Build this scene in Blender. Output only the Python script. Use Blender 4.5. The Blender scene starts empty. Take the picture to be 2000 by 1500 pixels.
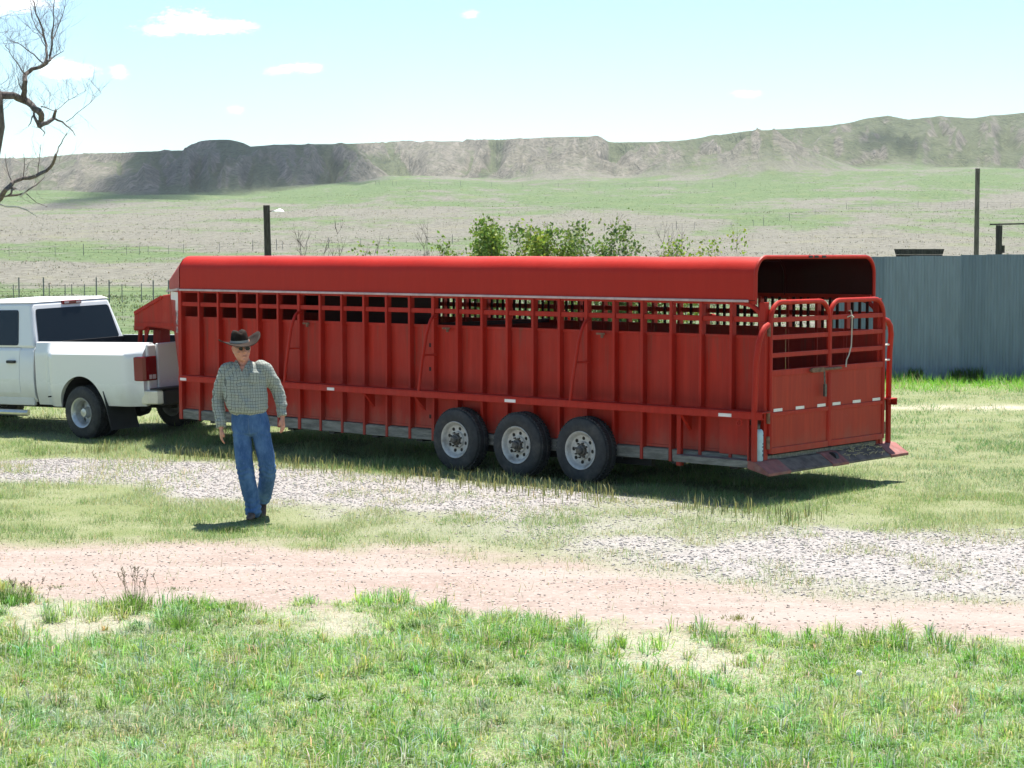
import bpy, bmesh, math, random
import numpy as np
from mathutils import Vector, Matrix, Euler

R = math.radians
SC = bpy.context.scene
COL = SC.collection

# ------------------------------------------------------------------ camera
CAM_H = 2.70
FPX = 3828.0                       # focal length in pixels of a 2000 px wide frame
PITCH = math.atan(259.0 / FPX)
cam_data = bpy.data.cameras.new('camera')
cam = bpy.data.objects.new('camera', cam_data)
COL.objects.link(cam)
cam.location = (0, 0, CAM_H)
cam.rotation_euler = (R(90) - PITCH, 0, 0)
cam_data.sensor_width = 36.0
cam_data.lens = FPX / 2000 * 36.0
cam_data.clip_start = 0.1
cam_data.clip_end = 12000
SC.camera = cam

# ------------------------------------------------------------------ light
SUN_DIR = Vector((0.10, 0.36, 1.0)).normalized()      # towards the sun
SUN_EL = math.asin(SUN_DIR.z)
SUN_AZ = math.atan2(SUN_DIR.x, SUN_DIR.y)             # clockwise from +Y
sun_data = bpy.data.lights.new('sun', 'SUN')
sun_data.energy = 4.7
sun_data.angle = R(0.53)
sun_data.color = (1.0, 0.95, 0.87)
sun = bpy.data.objects.new('sun', sun_data)
COL.objects.link(sun)
sun.rotation_euler = (-SUN_DIR).to_track_quat('-Z', 'Y').to_euler()
sun.location = (10, 30, 60)

SC.view_settings.view_transform = 'Standard'
SC.view_settings.look = 'None'
SC.view_settings.gamma = 1.0
SC.view_settings.use_curve_mapping = False
SC.view_settings.exposure = 1.25
SC.cycles.max_bounces = 8
SC.cycles.transparent_max_bounces = 8
SC.cycles.volume_bounces = 0


class NT:
    """small helper to write node graphs"""
    def __init__(s, tree):
        s.t = tree
        s.n = tree.nodes
        s.l = tree.links

    def node(s, typ, **kw):
        n = s.n.new(typ)
        for k, v in kw.items():
            setattr(n, k, v)
        return n

    def put(s, sock, v):
        if isinstance(v, bpy.types.NodeSocket):
            s.l.new(v, sock)
        elif v is not None:
            if sock.type == 'RGBA' and len(v) == 3:
                v = (*v, 1.0)
            sock.default_value = v

    def math(s, op, a, b=None, c=None, clamp=False):
        n = s.node('ShaderNodeMath', operation=op, use_clamp=clamp)
        for i, v in enumerate((a, b, c)):
            if v is not None:
                s.put(n.inputs[i], v)
        return n.outputs[0]

    def vmath(s, op, a, b=None):
        n = s.node('ShaderNodeVectorMath', operation=op)
        s.put(n.inputs[0], a)
        if b is not None:
            s.put(n.inputs[1], b)
        return n.outputs['Value' if op in ('LENGTH', 'DOT_PRODUCT') else 'Vector']

    def mix(s, f, a, b, blend='MIX'):
        n = s.node('ShaderNodeMix', data_type='RGBA', blend_type=blend)
        n.clamp_factor = True
        s.put(n.inputs['Factor'], f)
        s.put(n.inputs[6], a)
        s.put(n.inputs[7], b)
        return n.outputs[2]

    def noise(s, vec, scale, detail=3.0, rough=0.55, dist=0.0, out='Fac'):
        n = s.node('ShaderNodeTexNoise')
        if vec is not None:
            s.put(n.inputs['Vector'], vec)
        n.inputs['Scale'].default_value = scale
        n.inputs['Detail'].default_value = detail
        n.inputs['Roughness'].default_value = rough
        n.inputs['Distortion'].default_value = dist
        return n.outputs[out]

    def ramp(s, f, lo, hi, smooth=True):
        n = s.node('ShaderNodeMapRange')
        n.interpolation_type = 'SMOOTHSTEP' if smooth else 'LINEAR'
        n.clamp = True if not smooth else True
        s.put(n.inputs['Value'], f)
        n.inputs['From Min'].default_value = lo
        n.inputs['From Max'].default_value = hi
        return n.outputs['Result']

    def sep(s, v):
        n = s.node('ShaderNodeSeparateXYZ')
        s.put(n.inputs[0], v)
        return n.outputs

    def comb(s, x, y, z):
        n = s.node('ShaderNodeCombineXYZ')
        for i, v in enumerate((x, y, z)):
            s.put(n.inputs[i], v)
        return n.outputs[0]

    def mapping(s, v, scale=(1, 1, 1), loc=(0, 0, 0)):
        n = s.node('ShaderNodeMapping')
        s.put(n.inputs['Vector'], v)
        n.inputs['Scale'].default_value = scale
        n.inputs['Location'].default_value = loc
        return n.outputs[0]

    def attr(s, name, out='Color'):
        n = s.node('ShaderNodeAttribute', attribute_name=name)
        return n.outputs[out]

    def bump(s, h, strength=0.3, dist=0.02):
        n = s.node('ShaderNodeBump')
        s.put(n.inputs['Height'], h)
        n.inputs['Strength'].default_value = strength
        n.inputs['Distance'].default_value = dist
        return n.outputs[0]


# ------------------------------------------------------------------ sky
world = bpy.data.worlds.new('World')
SC.world = world
world.use_nodes = True
w = NT(world.node_tree)
w.n.clear()
sky = w.node('ShaderNodeTexSky', sky_type='NISHITA')
sky.sun_disc = False
sky.sun_elevation = SUN_EL
sky.sun_rotation = SUN_AZ
sky.altitude = 900
sky.air_density = 1.0
sky.dust_density = 0.35
sky.ozone_density = 2.2
gen = w.node('ShaderNodeTexCoord').outputs['Generated']
gx, gy, gz = w.sep(gen)
ysafe = w.math('MAXIMUM', gy, 0.05)
px_ = w.math('DIVIDE', gx, ysafe)
pz_ = w.math('DIVIDE', gz, ysafe)
wob = w.noise(w.comb(w.math('MULTIPLY', px_, 95.0), w.math('MULTIPLY', pz_, 230.0), 0.0), 1.0, 6.0, 0.62)
wob2 = w.noise(w.comb(w.math('MULTIPLY', px_, 330.0), w.math('MULTIPLY', pz_, 700.0), 4.0), 1.0, 5.0, 0.65)
cover = None
# small fair-weather clouds: azimuth slope, elevation slope, half width, half height, strength
for cx, cz, hw, hh, st in ((-0.164, 0.1155, .016, .0060, 1.0), (-0.178, 0.1115, .010, .0032, .8), (-0.170, 0.1125, .018, .0030, .9),
                           (-0.152, 0.1132, .020, .0038, .95), (-0.140, 0.1138, .012, .0024, .7), (-0.252, 0.1265, .024, .0065, 1.0),
                           (-0.228, 0.0920, .011, .0050, .95), (-0.220, 0.0905, .010, .0036, .8), (-0.199, 0.0905, .005, .0036, .6),
                           (-0.106, 0.0925, .010, .0026, .8), (-0.116, 0.0912, .009, .0020, .5),
                           (-0.021, 0.1195, .005, .0022, .45), (-0.140, 0.0715, .005, .0022, .35),
                           (0.119, 0.0795, .007, .0022, .45), (-0.05, 0.135, .016, .003, .4)):
    dx = w.math('DIVIDE', w.math('SUBTRACT', px_, cx), hw * .85)
    dz = w.math('DIVIDE', w.math('SUBTRACT', pz_, cz), hh * .85)
    d = w.math('SQRT', w.math('ADD', w.math('MULTIPLY', dx, dx), w.math('MULTIPLY', dz, dz)))
    d = w.math('ADD', d, w.math('MULTIPLY', w.math('SUBTRACT', wob, 0.5), 2.4))
    d = w.math('ADD', d, w.math('MULTIPLY', w.math('SUBTRACT', wob2, 0.5), 1.6))
    m = w.math('MULTIPLY', w.ramp(d, 1.5, 0.0), st)
    cover = m if cover is None else w.math('MAXIMUM', cover, m)
cover = w.math('MULTIPLY', cover, w.math('GREATER_THAN', gy, 0.05))
skytint = w.mix(1.0, sky.outputs[0], (0.965, 1.025, 0.97), 'MULTIPLY')
skycol = w.mix(cover, skytint, (12.0, 11.6, 11.5))
bg = w.node('ShaderNodeBackground')
w.put(bg.inputs['Color'], skycol)
bg.inputs['Strength'].default_value = 0.078
wo = w.node('ShaderNodeOutputWorld')
w.l.new(bg.outputs[0], wo.inputs['Surface'])


# ------------------------------------------------------------------ small maths
def ray(u, v):
    """direction through a point of the photograph (2000 x 1500 px)"""
    c, s = math.cos(PITCH), math.sin(PITCH)
    x = (u - 1000) / FPX
    y = -(v - 750) / FPX
    return np.array([x, c + s * y, -s + c * y])


def on_ground(u, v, z=0.0):
    d = ray(u, v)
    return d * ((z - CAM_H) / d[2]) + np.array([0, 0, CAM_H])


def at(u, v, y):
    d = ray(u, v)
    return d * (y / d[1]) + np.array([0, 0, CAM_H])


def view_uv(x, y, z):
    c, s = math.cos(PITCH), math.sin(PITCH)
    zz = z - CAM_H
    d = c * y - s * zz
    return 1000 + FPX * x / d, 750 - FPX * (s * y + c * zz) / d


def smooth(e0, e1, x):
    t = np.clip((x - e0) / (e1 - e0), 0, 1)
    return t * t * (3 - 2 * t)


class ValueNoise:
    def __init__(s, seed, n=256):
        s.g = np.random.RandomState(seed).rand(n, n)
        s.n = n

    def __call__(s, x, y):
        xi = np.floor(x).astype(int)
        yi = np.floor(y).astype(int)
        fx = x - xi
        fy = y - yi
        fx = fx * fx * (3 - 2 * fx)
        fy = fy * fy * (3 - 2 * fy)
        n = s.n
        a = s.g[xi % n, yi % n]
        b = s.g[(xi + 1) % n, yi % n]
        c = s.g[xi % n, (yi + 1) % n]
        d = s.g[(xi + 1) % n, (yi + 1) % n]
        return (a * (1 - fx) + b * fx) * (1 - fy) + (c * (1 - fx) + d * fx) * fy

    def fbm(s, x, y, o=4, gain=0.5):
        t = 0
        a = 1.0
        tot = 0
        for i in range(o):
            t = t + a * s(x * 2 ** i + 17.3 * i, y * 2 ** i + 5.1 * i)
            tot += a
            a *= gain
        return t / tot


VN1, VN2, VN3 = ValueNoise(11), ValueNoise(23), ValueNoise(37)


# ------------------------------------------------------------------ object helpers
def tag(o, label=None, cat=None, group=None, kind=None):
    if label:
        o['label'] = label
    if cat:
        o['category'] = cat
    if group:
        o['group'] = group
    if kind:
        o['kind'] = kind
    return o


def thing(name, label, cat, loc=(0, 0, 0), rot=(0, 0, 0), group=None):
    o = bpy.data.objects.new(name, None)
    COL.objects.link(o)
    o.empty_display_size = 0.2
    o.location = loc
    o.rotation_euler = rot
    return tag(o, label, cat, group)


def link(name, mesh, mat=None, parent=None):
    o = bpy.data.objects.new(name, mesh)
    if mat is not None and not mesh.materials:
        mesh.materials.append(mat)
    COL.objects.link(o)
    if parent is not None:
        o.parent = parent
    return o


def copy_part(o, loc, parent=None):
    c = o.copy()
    COL.objects.link(c)
    c.location = loc
    if parent is not None:
        c.parent = parent
    return c


def copy_tree(o, parent=None):
    c = o.copy()
    COL.objects.link(c)
    if parent is not None:
        c.parent = parent
    for ch in list(o.children):
        copy_tree(ch, c)
    return c


def array_mesh(name, verts, faces, colors=None, smooth_shade=False, attrs=None):
    me = bpy.data.meshes.new(name)
    verts = np.asarray(verts, np.float32)
    faces = np.asarray(faces, np.int32)
    k = faces.shape[1]
    me.vertices.add(len(verts))
    me.vertices.foreach_set('co', verts.ravel())
    me.loops.add(faces.size)
    me.loops.foreach_set('vertex_index', faces.ravel())
    me.polygons.add(len(faces))
    me.polygons.foreach_set('loop_start', np.arange(0, faces.size, k, dtype=np.int32))
    me.polygons.foreach_set('loop_total', np.full(len(faces), k, np.int32))
    if smooth_shade:
        me.polygons.foreach_set('use_smooth', np.ones(len(faces), bool))
    for nm, c in (attrs or {}).items():
        at_ = me.attributes.new(nm, 'FLOAT_COLOR', 'POINT')
        c = np.asarray(c, np.float32)
        if c.shape[1] == 3:
            c = np.concatenate([c, np.ones((len(c), 1), np.float32)], 1)
        at_.data.foreach_set('color', c.ravel())
    me.update()
    me.validate()
    return me


class MB:
    """collects simple shapes into one mesh"""
    def __init__(s):
        s.v = []
        s.f = []

    def add(s, vs, fs):
        o = len(s.v)
        s.v += [tuple(map(float, p)) for p in vs]
        s.f += [tuple(i + o for i in f) for f in fs]
        return s

    def box(s, x0, x1, y0, y1, z0, z1):
        vs = [(x, y, z) for x in (x0, x1) for y in (y0, y1) for z in (z0, z1)]
        return s.add(vs, [(0, 1, 3, 2), (4, 6, 7, 5), (0, 4, 5, 1), (2, 3, 7, 6), (0, 2, 6, 4), (1, 5, 7, 3)])

    def beam(s, a, b, w_, h_, up=(0, 0, 1)):
        a, b = Vector(a), Vector(b)
        d = (b - a).normalized()
        side = d.cross(Vector(up))
        if side.length < 1e-4:
            side = d.cross(Vector((1, 0, 0)))
        side.normalize()
        u = side.cross(d)
        vs = []
        for p in (a, b):
            for i, j in ((-1, -1), (1, -1), (1, 1), (-1, 1)):
                vs.append(p + side * (i * w_ / 2) + u * (j * h_ / 2))
        return s.add(vs, [(3, 2, 1, 0), (4, 5, 6, 7)] + [(i, (i + 1) % 4, 4 + (i + 1) % 4, 4 + i) for i in range(4)])

    def tube(s, pts, r, n=8, caps=True, squash=None):
        pts = [Vector(p) for p in pts]
        rs = r if isinstance(r, (list, tuple)) else [r] * len(pts)
        ref = None
        rings = []
        for i, p in enumerate(pts):
            d = (pts[min(i + 1, len(pts) - 1)] - pts[max(i - 1, 0)])
            d = d.normalized() if d.length > 1e-9 else Vector((0, 0, 1))
            if ref is None:
                ref = d.orthogonal().normalized()
            ref = (ref - d * ref.dot(d))
            ref = ref.normalized() if ref.length > 1e-6 else d.orthogonal().normalized()
            b = d.cross(ref)
            rings.append([p + (ref * math.cos(2 * math.pi * k / n) + b * math.sin(2 * math.pi * k / n)) * rs[i] for k in range(n)])
        return s.loft(rings, caps)

    def loft(s, rings, caps=True, closed=True):
        n = len(rings[0])
        vs = [p for rg in rings for p in rg]
        fs = []
        for i in range(len(rings) - 1):
            for k in range(n if closed else n - 1):
                a, b = i * n + k, i * n + (k + 1) % n
                fs.append((a, b, b + n, a + n))
        if caps and closed:
            fs.append(tuple(range(n - 1, -1, -1)))
            fs.append(tuple((len(rings) - 1) * n + k for k in range(n)))
        return s.add(vs, fs)

    def ellipse_loft(s, secs, n=16):
        """secs: (cx, cy, z, rx, ry) horizontal ellipses"""
        rings = [[(cx + rx * math.cos(2 * math.pi * k / n), cy + ry * math.sin(2 * math.pi * k / n), z) for k in range(n)]
                 for cx, cy, z, rx, ry in secs]
        return s.loft(rings)

    def prism(s, poly, axis, a, b):
        """poly: 2-D outline in the plane across axis, extruded from a to b"""
        def P(p, t):
            return {'x': (t, p[0], p[1]), 'y': (p[0], t, p[1]), 'z': (p[0], p[1], t)}[axis]
        n = len(poly)
        vs = [P(p, a) for p in poly] + [P(p, b) for p in poly]
        return s.add(vs, [tuple(range(n - 1, -1, -1)), tuple(range(n, 2 * n))] + [(i, (i + 1) % n, n + (i + 1) % n, n + i) for i in range(n)])

    def lathe_y(s, prof, n=32, c=(0, 0, 0)):
        """prof: (radius, y) turned about the y axis through c"""
        rings = [[(c[0] + r_ * math.cos(2 * math.pi * k / n), c[1] + y, c[2] + r_ * math.sin(2 * math.pi * k / n)) for k in range(n)] for r_, y in prof]
        return s.loft(rings, caps=False)

    def lathe_z(s, prof, n=16, c=(0, 0, 0)):
        rings = [[(c[0] + r_ * math.cos(2 * math.pi * k / n), c[1] + r_ * math.sin(2 * math.pi * k / n), c[2] + z) for k in range(n)] for r_, z in prof]
        return s.loft(rings, caps=True)

    def mesh(s, name, sm=False, angle=35):
        me = bpy.data.meshes.new(name)
        me.from_pydata(s.v, [], s.f)
        bm = bmesh.new()
        bm.from_mesh(me)
        bmesh.ops.recalc_face_normals(bm, faces=bm.faces[:])
        if sm:
            for f in bm.faces:
                f.smooth = True
            for e in bm.edges:
                if len(e.link_faces) == 2 and e.calc_face_angle(0) > R(angle):
                    e.smooth = False
        bm.to_mesh(me)
        bm.free()
        return me

    def build(s, name, mat, parent=None, sm=False, bevel=0.0, segs=2, angle=35):
        o = link(name, s.mesh(name, sm, angle), mat, parent)
        if bevel:
            m = o.modifiers.new('bevel', 'BEVEL')
            m.width = bevel
            m.segments = segs
            m.limit_method = 'ANGLE'
            m.angle_limit = R(40)
            m.harden_normals = False
        return o


def remeshed(mb, name, voxel, smooth_it=2, factor=0.5):
    tmp = bpy.data.objects.new('tmp', mb.mesh('tmp'))
    COL.objects.link(tmp)
    m = tmp.modifiers.new('r', 'REMESH')
    m.mode = 'VOXEL'
    m.voxel_size = voxel
    m.use_smooth_shade = True
    if smooth_it:
        q = tmp.modifiers.new('s', 'SMOOTH')
        q.iterations = smooth_it
        q.factor = factor
    dg = bpy.context.evaluated_depsgraph_get()
    me = bpy.data.meshes.new_from_object(tmp.evaluated_get(dg))
    me.name = name
    old = tmp.data
    bpy.data.objects.remove(tmp)
    bpy.data.meshes.remove(old)
    me.materials.clear()
    return me


# ------------------------------------------------------------------ materials
def material(name, color, rough=0.6, metal=0.0, var=0.0, vscale=8.0, dirt=None, dirt_amt=0.0, dirt_scale=3.0,
             bump=0.0, bscale=40.0, stretch=(1, 1, 1), spec=0.5, coat=0.0, emit=None):
    m = bpy.data.materials.new(name)
    m.use_nodes = True
    t = NT(m.node_tree)
    p = t.n['Principled BSDF']
    c = (*color, 1.0)
    tc = t.node('ShaderNodeTexCoord').outputs['Object']
    vec = t.mapping(tc, stretch)
    out = None
    if var:
        f = t.noise(vec, vscale, 4.0, 0.6)
        lo = tuple(x * (1 - var) for x in color)
        hi = tuple(min(1, x * (1 + var)) for x in color)
        out = t.mix(t.ramp(f, 0.3, 0.7), lo, hi)
    if dirt is not None:
        f = t.noise(vec, dirt_scale, 6.0, 0.65)
        out = t.mix(t.math('MULTIPLY', t.ramp(f, 0.45, 0.75), dirt_amt), out if out is not None else c, dirt)
    if out is not None:
        t.put(p.inputs['Base Color'], out)
    else:
        p.inputs['Base Color'].default_value = c
    p.inputs['Roughness'].default_value = rough
    p.inputs['Metallic'].default_value = metal
    p.inputs['Specular IOR Level'].default_value = spec
    if coat:
        p.inputs['Coat Weight'].default_value = coat
        p.inputs['Coat Roughness'].default_value = 0.08
    if bump:
        t.put(p.inputs['Normal'], t.bump(t.noise(vec, bscale, 4.0), bump, 0.01))
    return m


def leaf_material(name, attr='col', trans=0.35, rough=0.6):
    m = bpy.data.materials.new(name)
    m.use_nodes = True
    t = NT(m.node_tree)
    t.n.clear()
    col = t.attr(attr)
    d = t.node('ShaderNodeBsdfPrincipled')
    t.put(d.inputs['Base Color'], col)
    d.inputs['Roughness'].default_value = rough
    d.inputs['Specular IOR Level'].default_value = 0.35
    tr = t.node('ShaderNodeBsdfTranslucent')
    t.put(tr.inputs['Color'], t.mix(0.5, col, (1.25, 1.2, 0.7), 'MULTIPLY'))
    mx = t.node('ShaderNodeMixShader')
    mx.inputs[0].default_value = trans
    t.l.new(d.outputs[0], mx.inputs[1])
    t.l.new(tr.outputs[0], mx.inputs[2])
    o = t.node('ShaderNodeOutputMaterial')
    t.l.new(mx.outputs[0], o.inputs[0])
    return m


M = {}
M['glass'] = material('tinted_glass', (0.010, 0.014, 0.018), 0.04, spec=0.30)
M['rubber'] = material('tyre_rubber', (0.028, 0.029, 0.031), 0.75, var=.25, vscale=14, dirt=(.12, .105, .09), dirt_amt=.55, dirt_scale=5)
M['black'] = material('black_plastic', (0.02, 0.021, 0.023), 0.6, var=.2)
M['void'] = material('black_liner', (0.012, 0.012, 0.013), 0.8)


def truck_white():
    m = bpy.data.materials.new('white_truck_paint')
    m.use_nodes = True
    t = NT(m.node_tree)
    p = t.n['Principled BSDF']
    o = t.node('ShaderNodeTexCoord').outputs['Object']
    x, y, z = t.sep(o)
    n = t.noise(o, 3.0, 5.0, .65)
    dust = t.math('ADD', t.ramp(z, 1.05, .45), t.math('MULTIPLY', t.math('SUBTRACT', n, .5), .9))
    c = t.mix(t.math('MULTIPLY', t.ramp(dust, .25, 1.1), .55), (.74, .745, .745), (.48, .45, .40))
    c = t.mix(t.math('MULTIPLY', t.ramp(t.noise(o, 40.0, 4.0, .7), .66, .76), .25), c, (.35, .31, .27))
    t.put(p.inputs['Base Color'], c)
    t.put(p.inputs['Roughness'], t.math('ADD', t.math('MULTIPLY', t.ramp(dust, .2, 1.0), .4), .25))
    p.inputs['Coat Weight'].default_value = .25
    p.inputs['Coat Roughness'].default_value = .1
    return m


M['white'] = truck_white()
M['chrome'] = material('dull_chrome', (0.62, 0.62, 0.60), 0.3, 0.85, dirt=(.35, .32, .28), dirt_amt=.5, dirt_scale=9)
M['lens'] = material('red_lamp_lens', (0.19, 0.006, 0.010), 0.15, spec=.6)
M['clear_lens'] = material('clear_lamp_lens', (0.62, 0.5, 0.5), 0.15)
M['rimgrey'] = material('wheel_grey_paint', (0.52, 0.50, 0.47), 0.5, .15, var=.12, vscale=20, dirt=(.16, .12, .09), dirt_amt=.6, dirt_scale=8)
M['hub'] = material('greasy_hub', (0.10, 0.09, 0.08), 0.5, .3, var=.4, vscale=40)
M['reflect'] = material('white_reflector', (0.80, 0.73, 0.70), 0.4, var=.08)
M['oldwood'] = material('weathered_planks', (0.21, 0.20, 0.175), 0.9, var=.35, vscale=5, stretch=(1, 6, 6), dirt=(.09, .085, .06), dirt_amt=.6, bump=.4, bscale=20)
M['darkwood'] = material('dark_weathered_wood', (0.055, 0.048, 0.04), 0.9, var=.45, vscale=10, stretch=(3, 3, .4), bump=.5, bscale=25)
M['polewood'] = material('pole_wood', (0.13, 0.115, 0.095), 0.9, var=.4, vscale=12, stretch=(4, 4, .3), bump=.4, bscale=30)
M['wire'] = material('fence_wire', (0.16, 0.155, 0.15), 0.6, .5)
M['rust'] = material('rusty_steel', (0.19, 0.10, 0.06), 0.8, var=.4, vscale=30)


def red_paint(name, base, grime=0.5, gloss=0.0, mud=0.0, streaky=1.0, stain=0.0):
    m = bpy.data.materials.new(name)
    m.use_nodes = True
    t = NT(m.node_tree)
    p = t.n['Principled BSDF']
    geo = t.node('ShaderNodeTexCoord').outputs['Object']
    streak = t.noise(t.mapping(geo, (14, 14, 1.1)), 1.0, 5.0, 0.65)
    blot = t.noise(geo, 1.3, 5.0, 0.6)
    fine = t.noise(geo, 38.0, 4.0, 0.7)
    c = t.mix(t.math('MULTIPLY_ADD', t.math('SUBTRACT', t.ramp(streak, .35, .75), .5), streaky, .5), tuple(x * .84 for x in base), (base[0] * 1.10, base[1] * 1.25, base[2] * 1.2))
    c = t.mix(t.math('MULTIPLY', t.ramp(blot, .42, .72), grime), c, (base[0] * .86, base[1] + .018, base[2] + .016))
    c = t.mix(t.math('MULTIPLY', t.ramp(fine, .66, .78), .35 * grime), c, (.17, .085, .07))
    p.inputs['Specular IOR Level'].default_value = .2
    if mud:                                          # dried splash thrown up from the road
        z_ = t.sep(geo)[2]
        sp = t.math('ADD', t.ramp(z_, 1.05, .40), t.math('MULTIPLY', t.math('SUBTRACT', t.noise(t.mapping(geo, (3.5, 3.5, 1.6)), 1.0, 6.0, .7), .5), 1.6))
        c = t.mix(t.math('MULTIPLY', t.ramp(sp, .45, 1.25), mud), c, (.25, .15, .115))
        ch = t.noise(geo, 21.0, 5.0, .75)
        c = t.mix(t.math('MULTIPLY', t.ramp(ch, .69, .74), .7), c, (.10, .045, .03))
    if stain:                                        # brown runs from the slat sill downwards
        z_ = t.sep(geo)[2]
        run = t.noise(t.mapping(geo, (9, 9, .35)), 1.0, 5.0, .7)
        lim = t.math('ADD', t.ramp(z_, 1.0, 1.75), t.math('MULTIPLY', t.math('SUBTRACT', run, .5), 2.0))
        c = t.mix(t.math('MULTIPLY', t.math('MULTIPLY', t.ramp(run, .52, .70), t.ramp(lim, .2, .9)), stain), c, (.14, .055, .035))
        pale = t.noise(t.mapping(geo, (2.2, 2.2, 1.0)), 1.0, 4.0, .6)
        c = t.mix(t.math('MULTIPLY', t.ramp(pale, .55, .72), .30), c, (.44, .075, .055))
    if gloss:
        p.inputs['Coat Weight'].default_value = gloss
        p.inputs['Coat Roughness'].default_value = .32
    t.put(p.inputs['Base Color'], c)
    rg = t.node('ShaderNodeMapRange')
    t.put(rg.inputs['Value'], blot)
    rg.inputs['To Min'].default_value = .36
    rg.inputs['To Max'].default_value = .62
    t.put(p.inputs['Roughness'], rg.outputs[0])
    t.put(p.inputs['Normal'], t.bump(t.noise(geo, 3.6, 3.0), .22, .025))
    return m


M['red'] = red_paint('faded_red_paint', (0.43, 0.020, 0.010), .5, 0, .25)
M['redpanel'] = red_paint('dusty_red_panel', (0.43, 0.021, 0.010), .6, 0, .45, 1.0, .6)
M['redroof'] = red_paint('red_roof_sheet', (0.44, 0.017, 0.008), .12, 0, 0, .3)
M['red_in_shade'] = red_paint('red_darkened_for_shade', (0.040, 0.003, 0.003), .4)  # trailer red darkened: the interior shade is put into the colour
M['dripmetal'] = material('drip_edge_metal', (.50, .36, .36), .4, .4, var=.15, vscale=10)
M['straw'] = material('dry_straw', (.50, .42, .22), .9)
M['bluecan'] = material('pale_blue_enamel', (.42, .58, .66), .45, var=.15, vscale=12, dirt=(.3, .28, .25), dirt_amt=.4, dirt_scale=12)
M['inkblue'] = material('dark_blue_ink', (.03, .06, .13), .6)
M['ropecol'] = material('sun_bleached_rope', (.55, .50, .42), .9)
M['redgate'] = red_paint('gate_red_paint', (0.42, 0.026, 0.012), .5, 0, .30)
M['bumperwhite'] = material('dusty_chrome_bumper', (.66, .63, .54), .35, .25, var=.12, vscale=6)
M['alloy'] = material('painted_steel_wheel', (.55, .56, .57), .35, .5, dirt=(.22, .2, .18), dirt_amt=.6, dirt_scale=9)
M['skin'] = material('tanned_skin', (.52, .235, .165), .5, var=.14, vscale=25)
M['lips'] = material('lips', (.22, .075, .06), .6)
M['hair'] = material('grey_hair', (.36, .33, .30), .8, var=.3, vscale=60)
M['hat'] = material('dark_felt', (.022, .014, .010), .8, var=.35, vscale=10, dirt=(.05, .043, .036), dirt_amt=.5, dirt_scale=9, spec=.08)
M['hatband'] = material('hat_band', (.40, .37, .32), .7)
M['belt'] = material('dark_leather', (.03, .022, .018), .5)
M['seam'] = material('denim_seam', (.10, .17, .30), .9)
M['boot'] = material('brown_leather_boot', (.075, .045, .03), .6, var=.3, vscale=14, dirt=(.25, .2, .15), dirt_amt=.4, dirt_scale=16)


def plaid_mat():
    m = bpy.data.materials.new('checked_shirt_cloth')
    m.use_nodes = True
    t = NT(m.node_tree)
    p = t.n['Principled BSDF']
    o = t.node('ShaderNodeTexCoord').outputs['Object']
    n = t.noise(o, 6.0, 3.0)
    x, y, z = t.sep(o)
    off = t.math('MULTIPLY', t.math('SUBTRACT', n, .5), .05)
    xx = t.math('ADD', t.math('ADD', x, t.math('MULTIPLY', y, .6)), off)
    zz = t.math('ADD', z, off)

    def line(c, per, ph, wd):
        f = t.math('FRACT', t.math('ADD', t.math('DIVIDE', c, per), ph))
        return t.ramp(t.math('ABSOLUTE', t.math('SUBTRACT', f, .5)), wd, wd * .55)
    base = (.44, .46, .42)
    c = t.mix(t.math('MULTIPLY', line(xx, .030, .0, .30), .45), base, (.21, .255, .205))
    c = t.mix(t.math('MULTIPLY', line(zz, .030, .0, .30), .45), c, (.20, .24, .235))
    c = t.mix(t.math('MULTIPLY', line(xx, .030, .5, .13), .75), c, (.075, .085, .08))
    c = t.mix(t.math('MULTIPLY', line(zz, .030, .5, .13), .75), c, (.075, .08, .085))
    c = t.mix(t.math('MULTIPLY', line(xx, .060, .25, .05), .35), c, (.46, .45, .38))
    c = t.mix(t.math('MULTIPLY', line(zz, .060, .25, .05), .35), c, (.46, .45, .38))
    t.put(p.inputs['Base Color'], c)
    p.inputs['Roughness'].default_value = .9
    p.inputs['Specular IOR Level'].default_value = .2
    t.put(p.inputs['Normal'], t.bump(t.noise(o, 16.0, 4.0), .35, .02))
    return m


M['plaid'] = plaid_mat()


def denim_mat():
    m = bpy.data.materials.new('blue_denim')
    m.use_nodes = True
    t = NT(m.node_tree)
    p = t.n['Principled BSDF']
    o = t.node('ShaderNodeTexCoord').outputs['Object']
    n1 = t.noise(t.mapping(o, (1, 1, .5)), 9.0, 5.0, .65)
    n2 = t.noise(t.mapping(o, (1, 1, .3)), 60.0, 3.0, .7)
    c = t.mix(t.ramp(n1, .35, .7), (.045, .10, .23), (.105, .20, .37))
    c = t.mix(t.math('MULTIPLY', t.ramp(n2, .5, .75), .4), c, (.14, .24, .42))
    t.put(p.inputs['Base Color'], c)
    p.inputs['Roughness'].default_value = .9
    p.inputs['Specular IOR Level'].default_value = .15
    t.put(p.inputs['Normal'], t.bump(n1, .5, .02))
    return m


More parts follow.
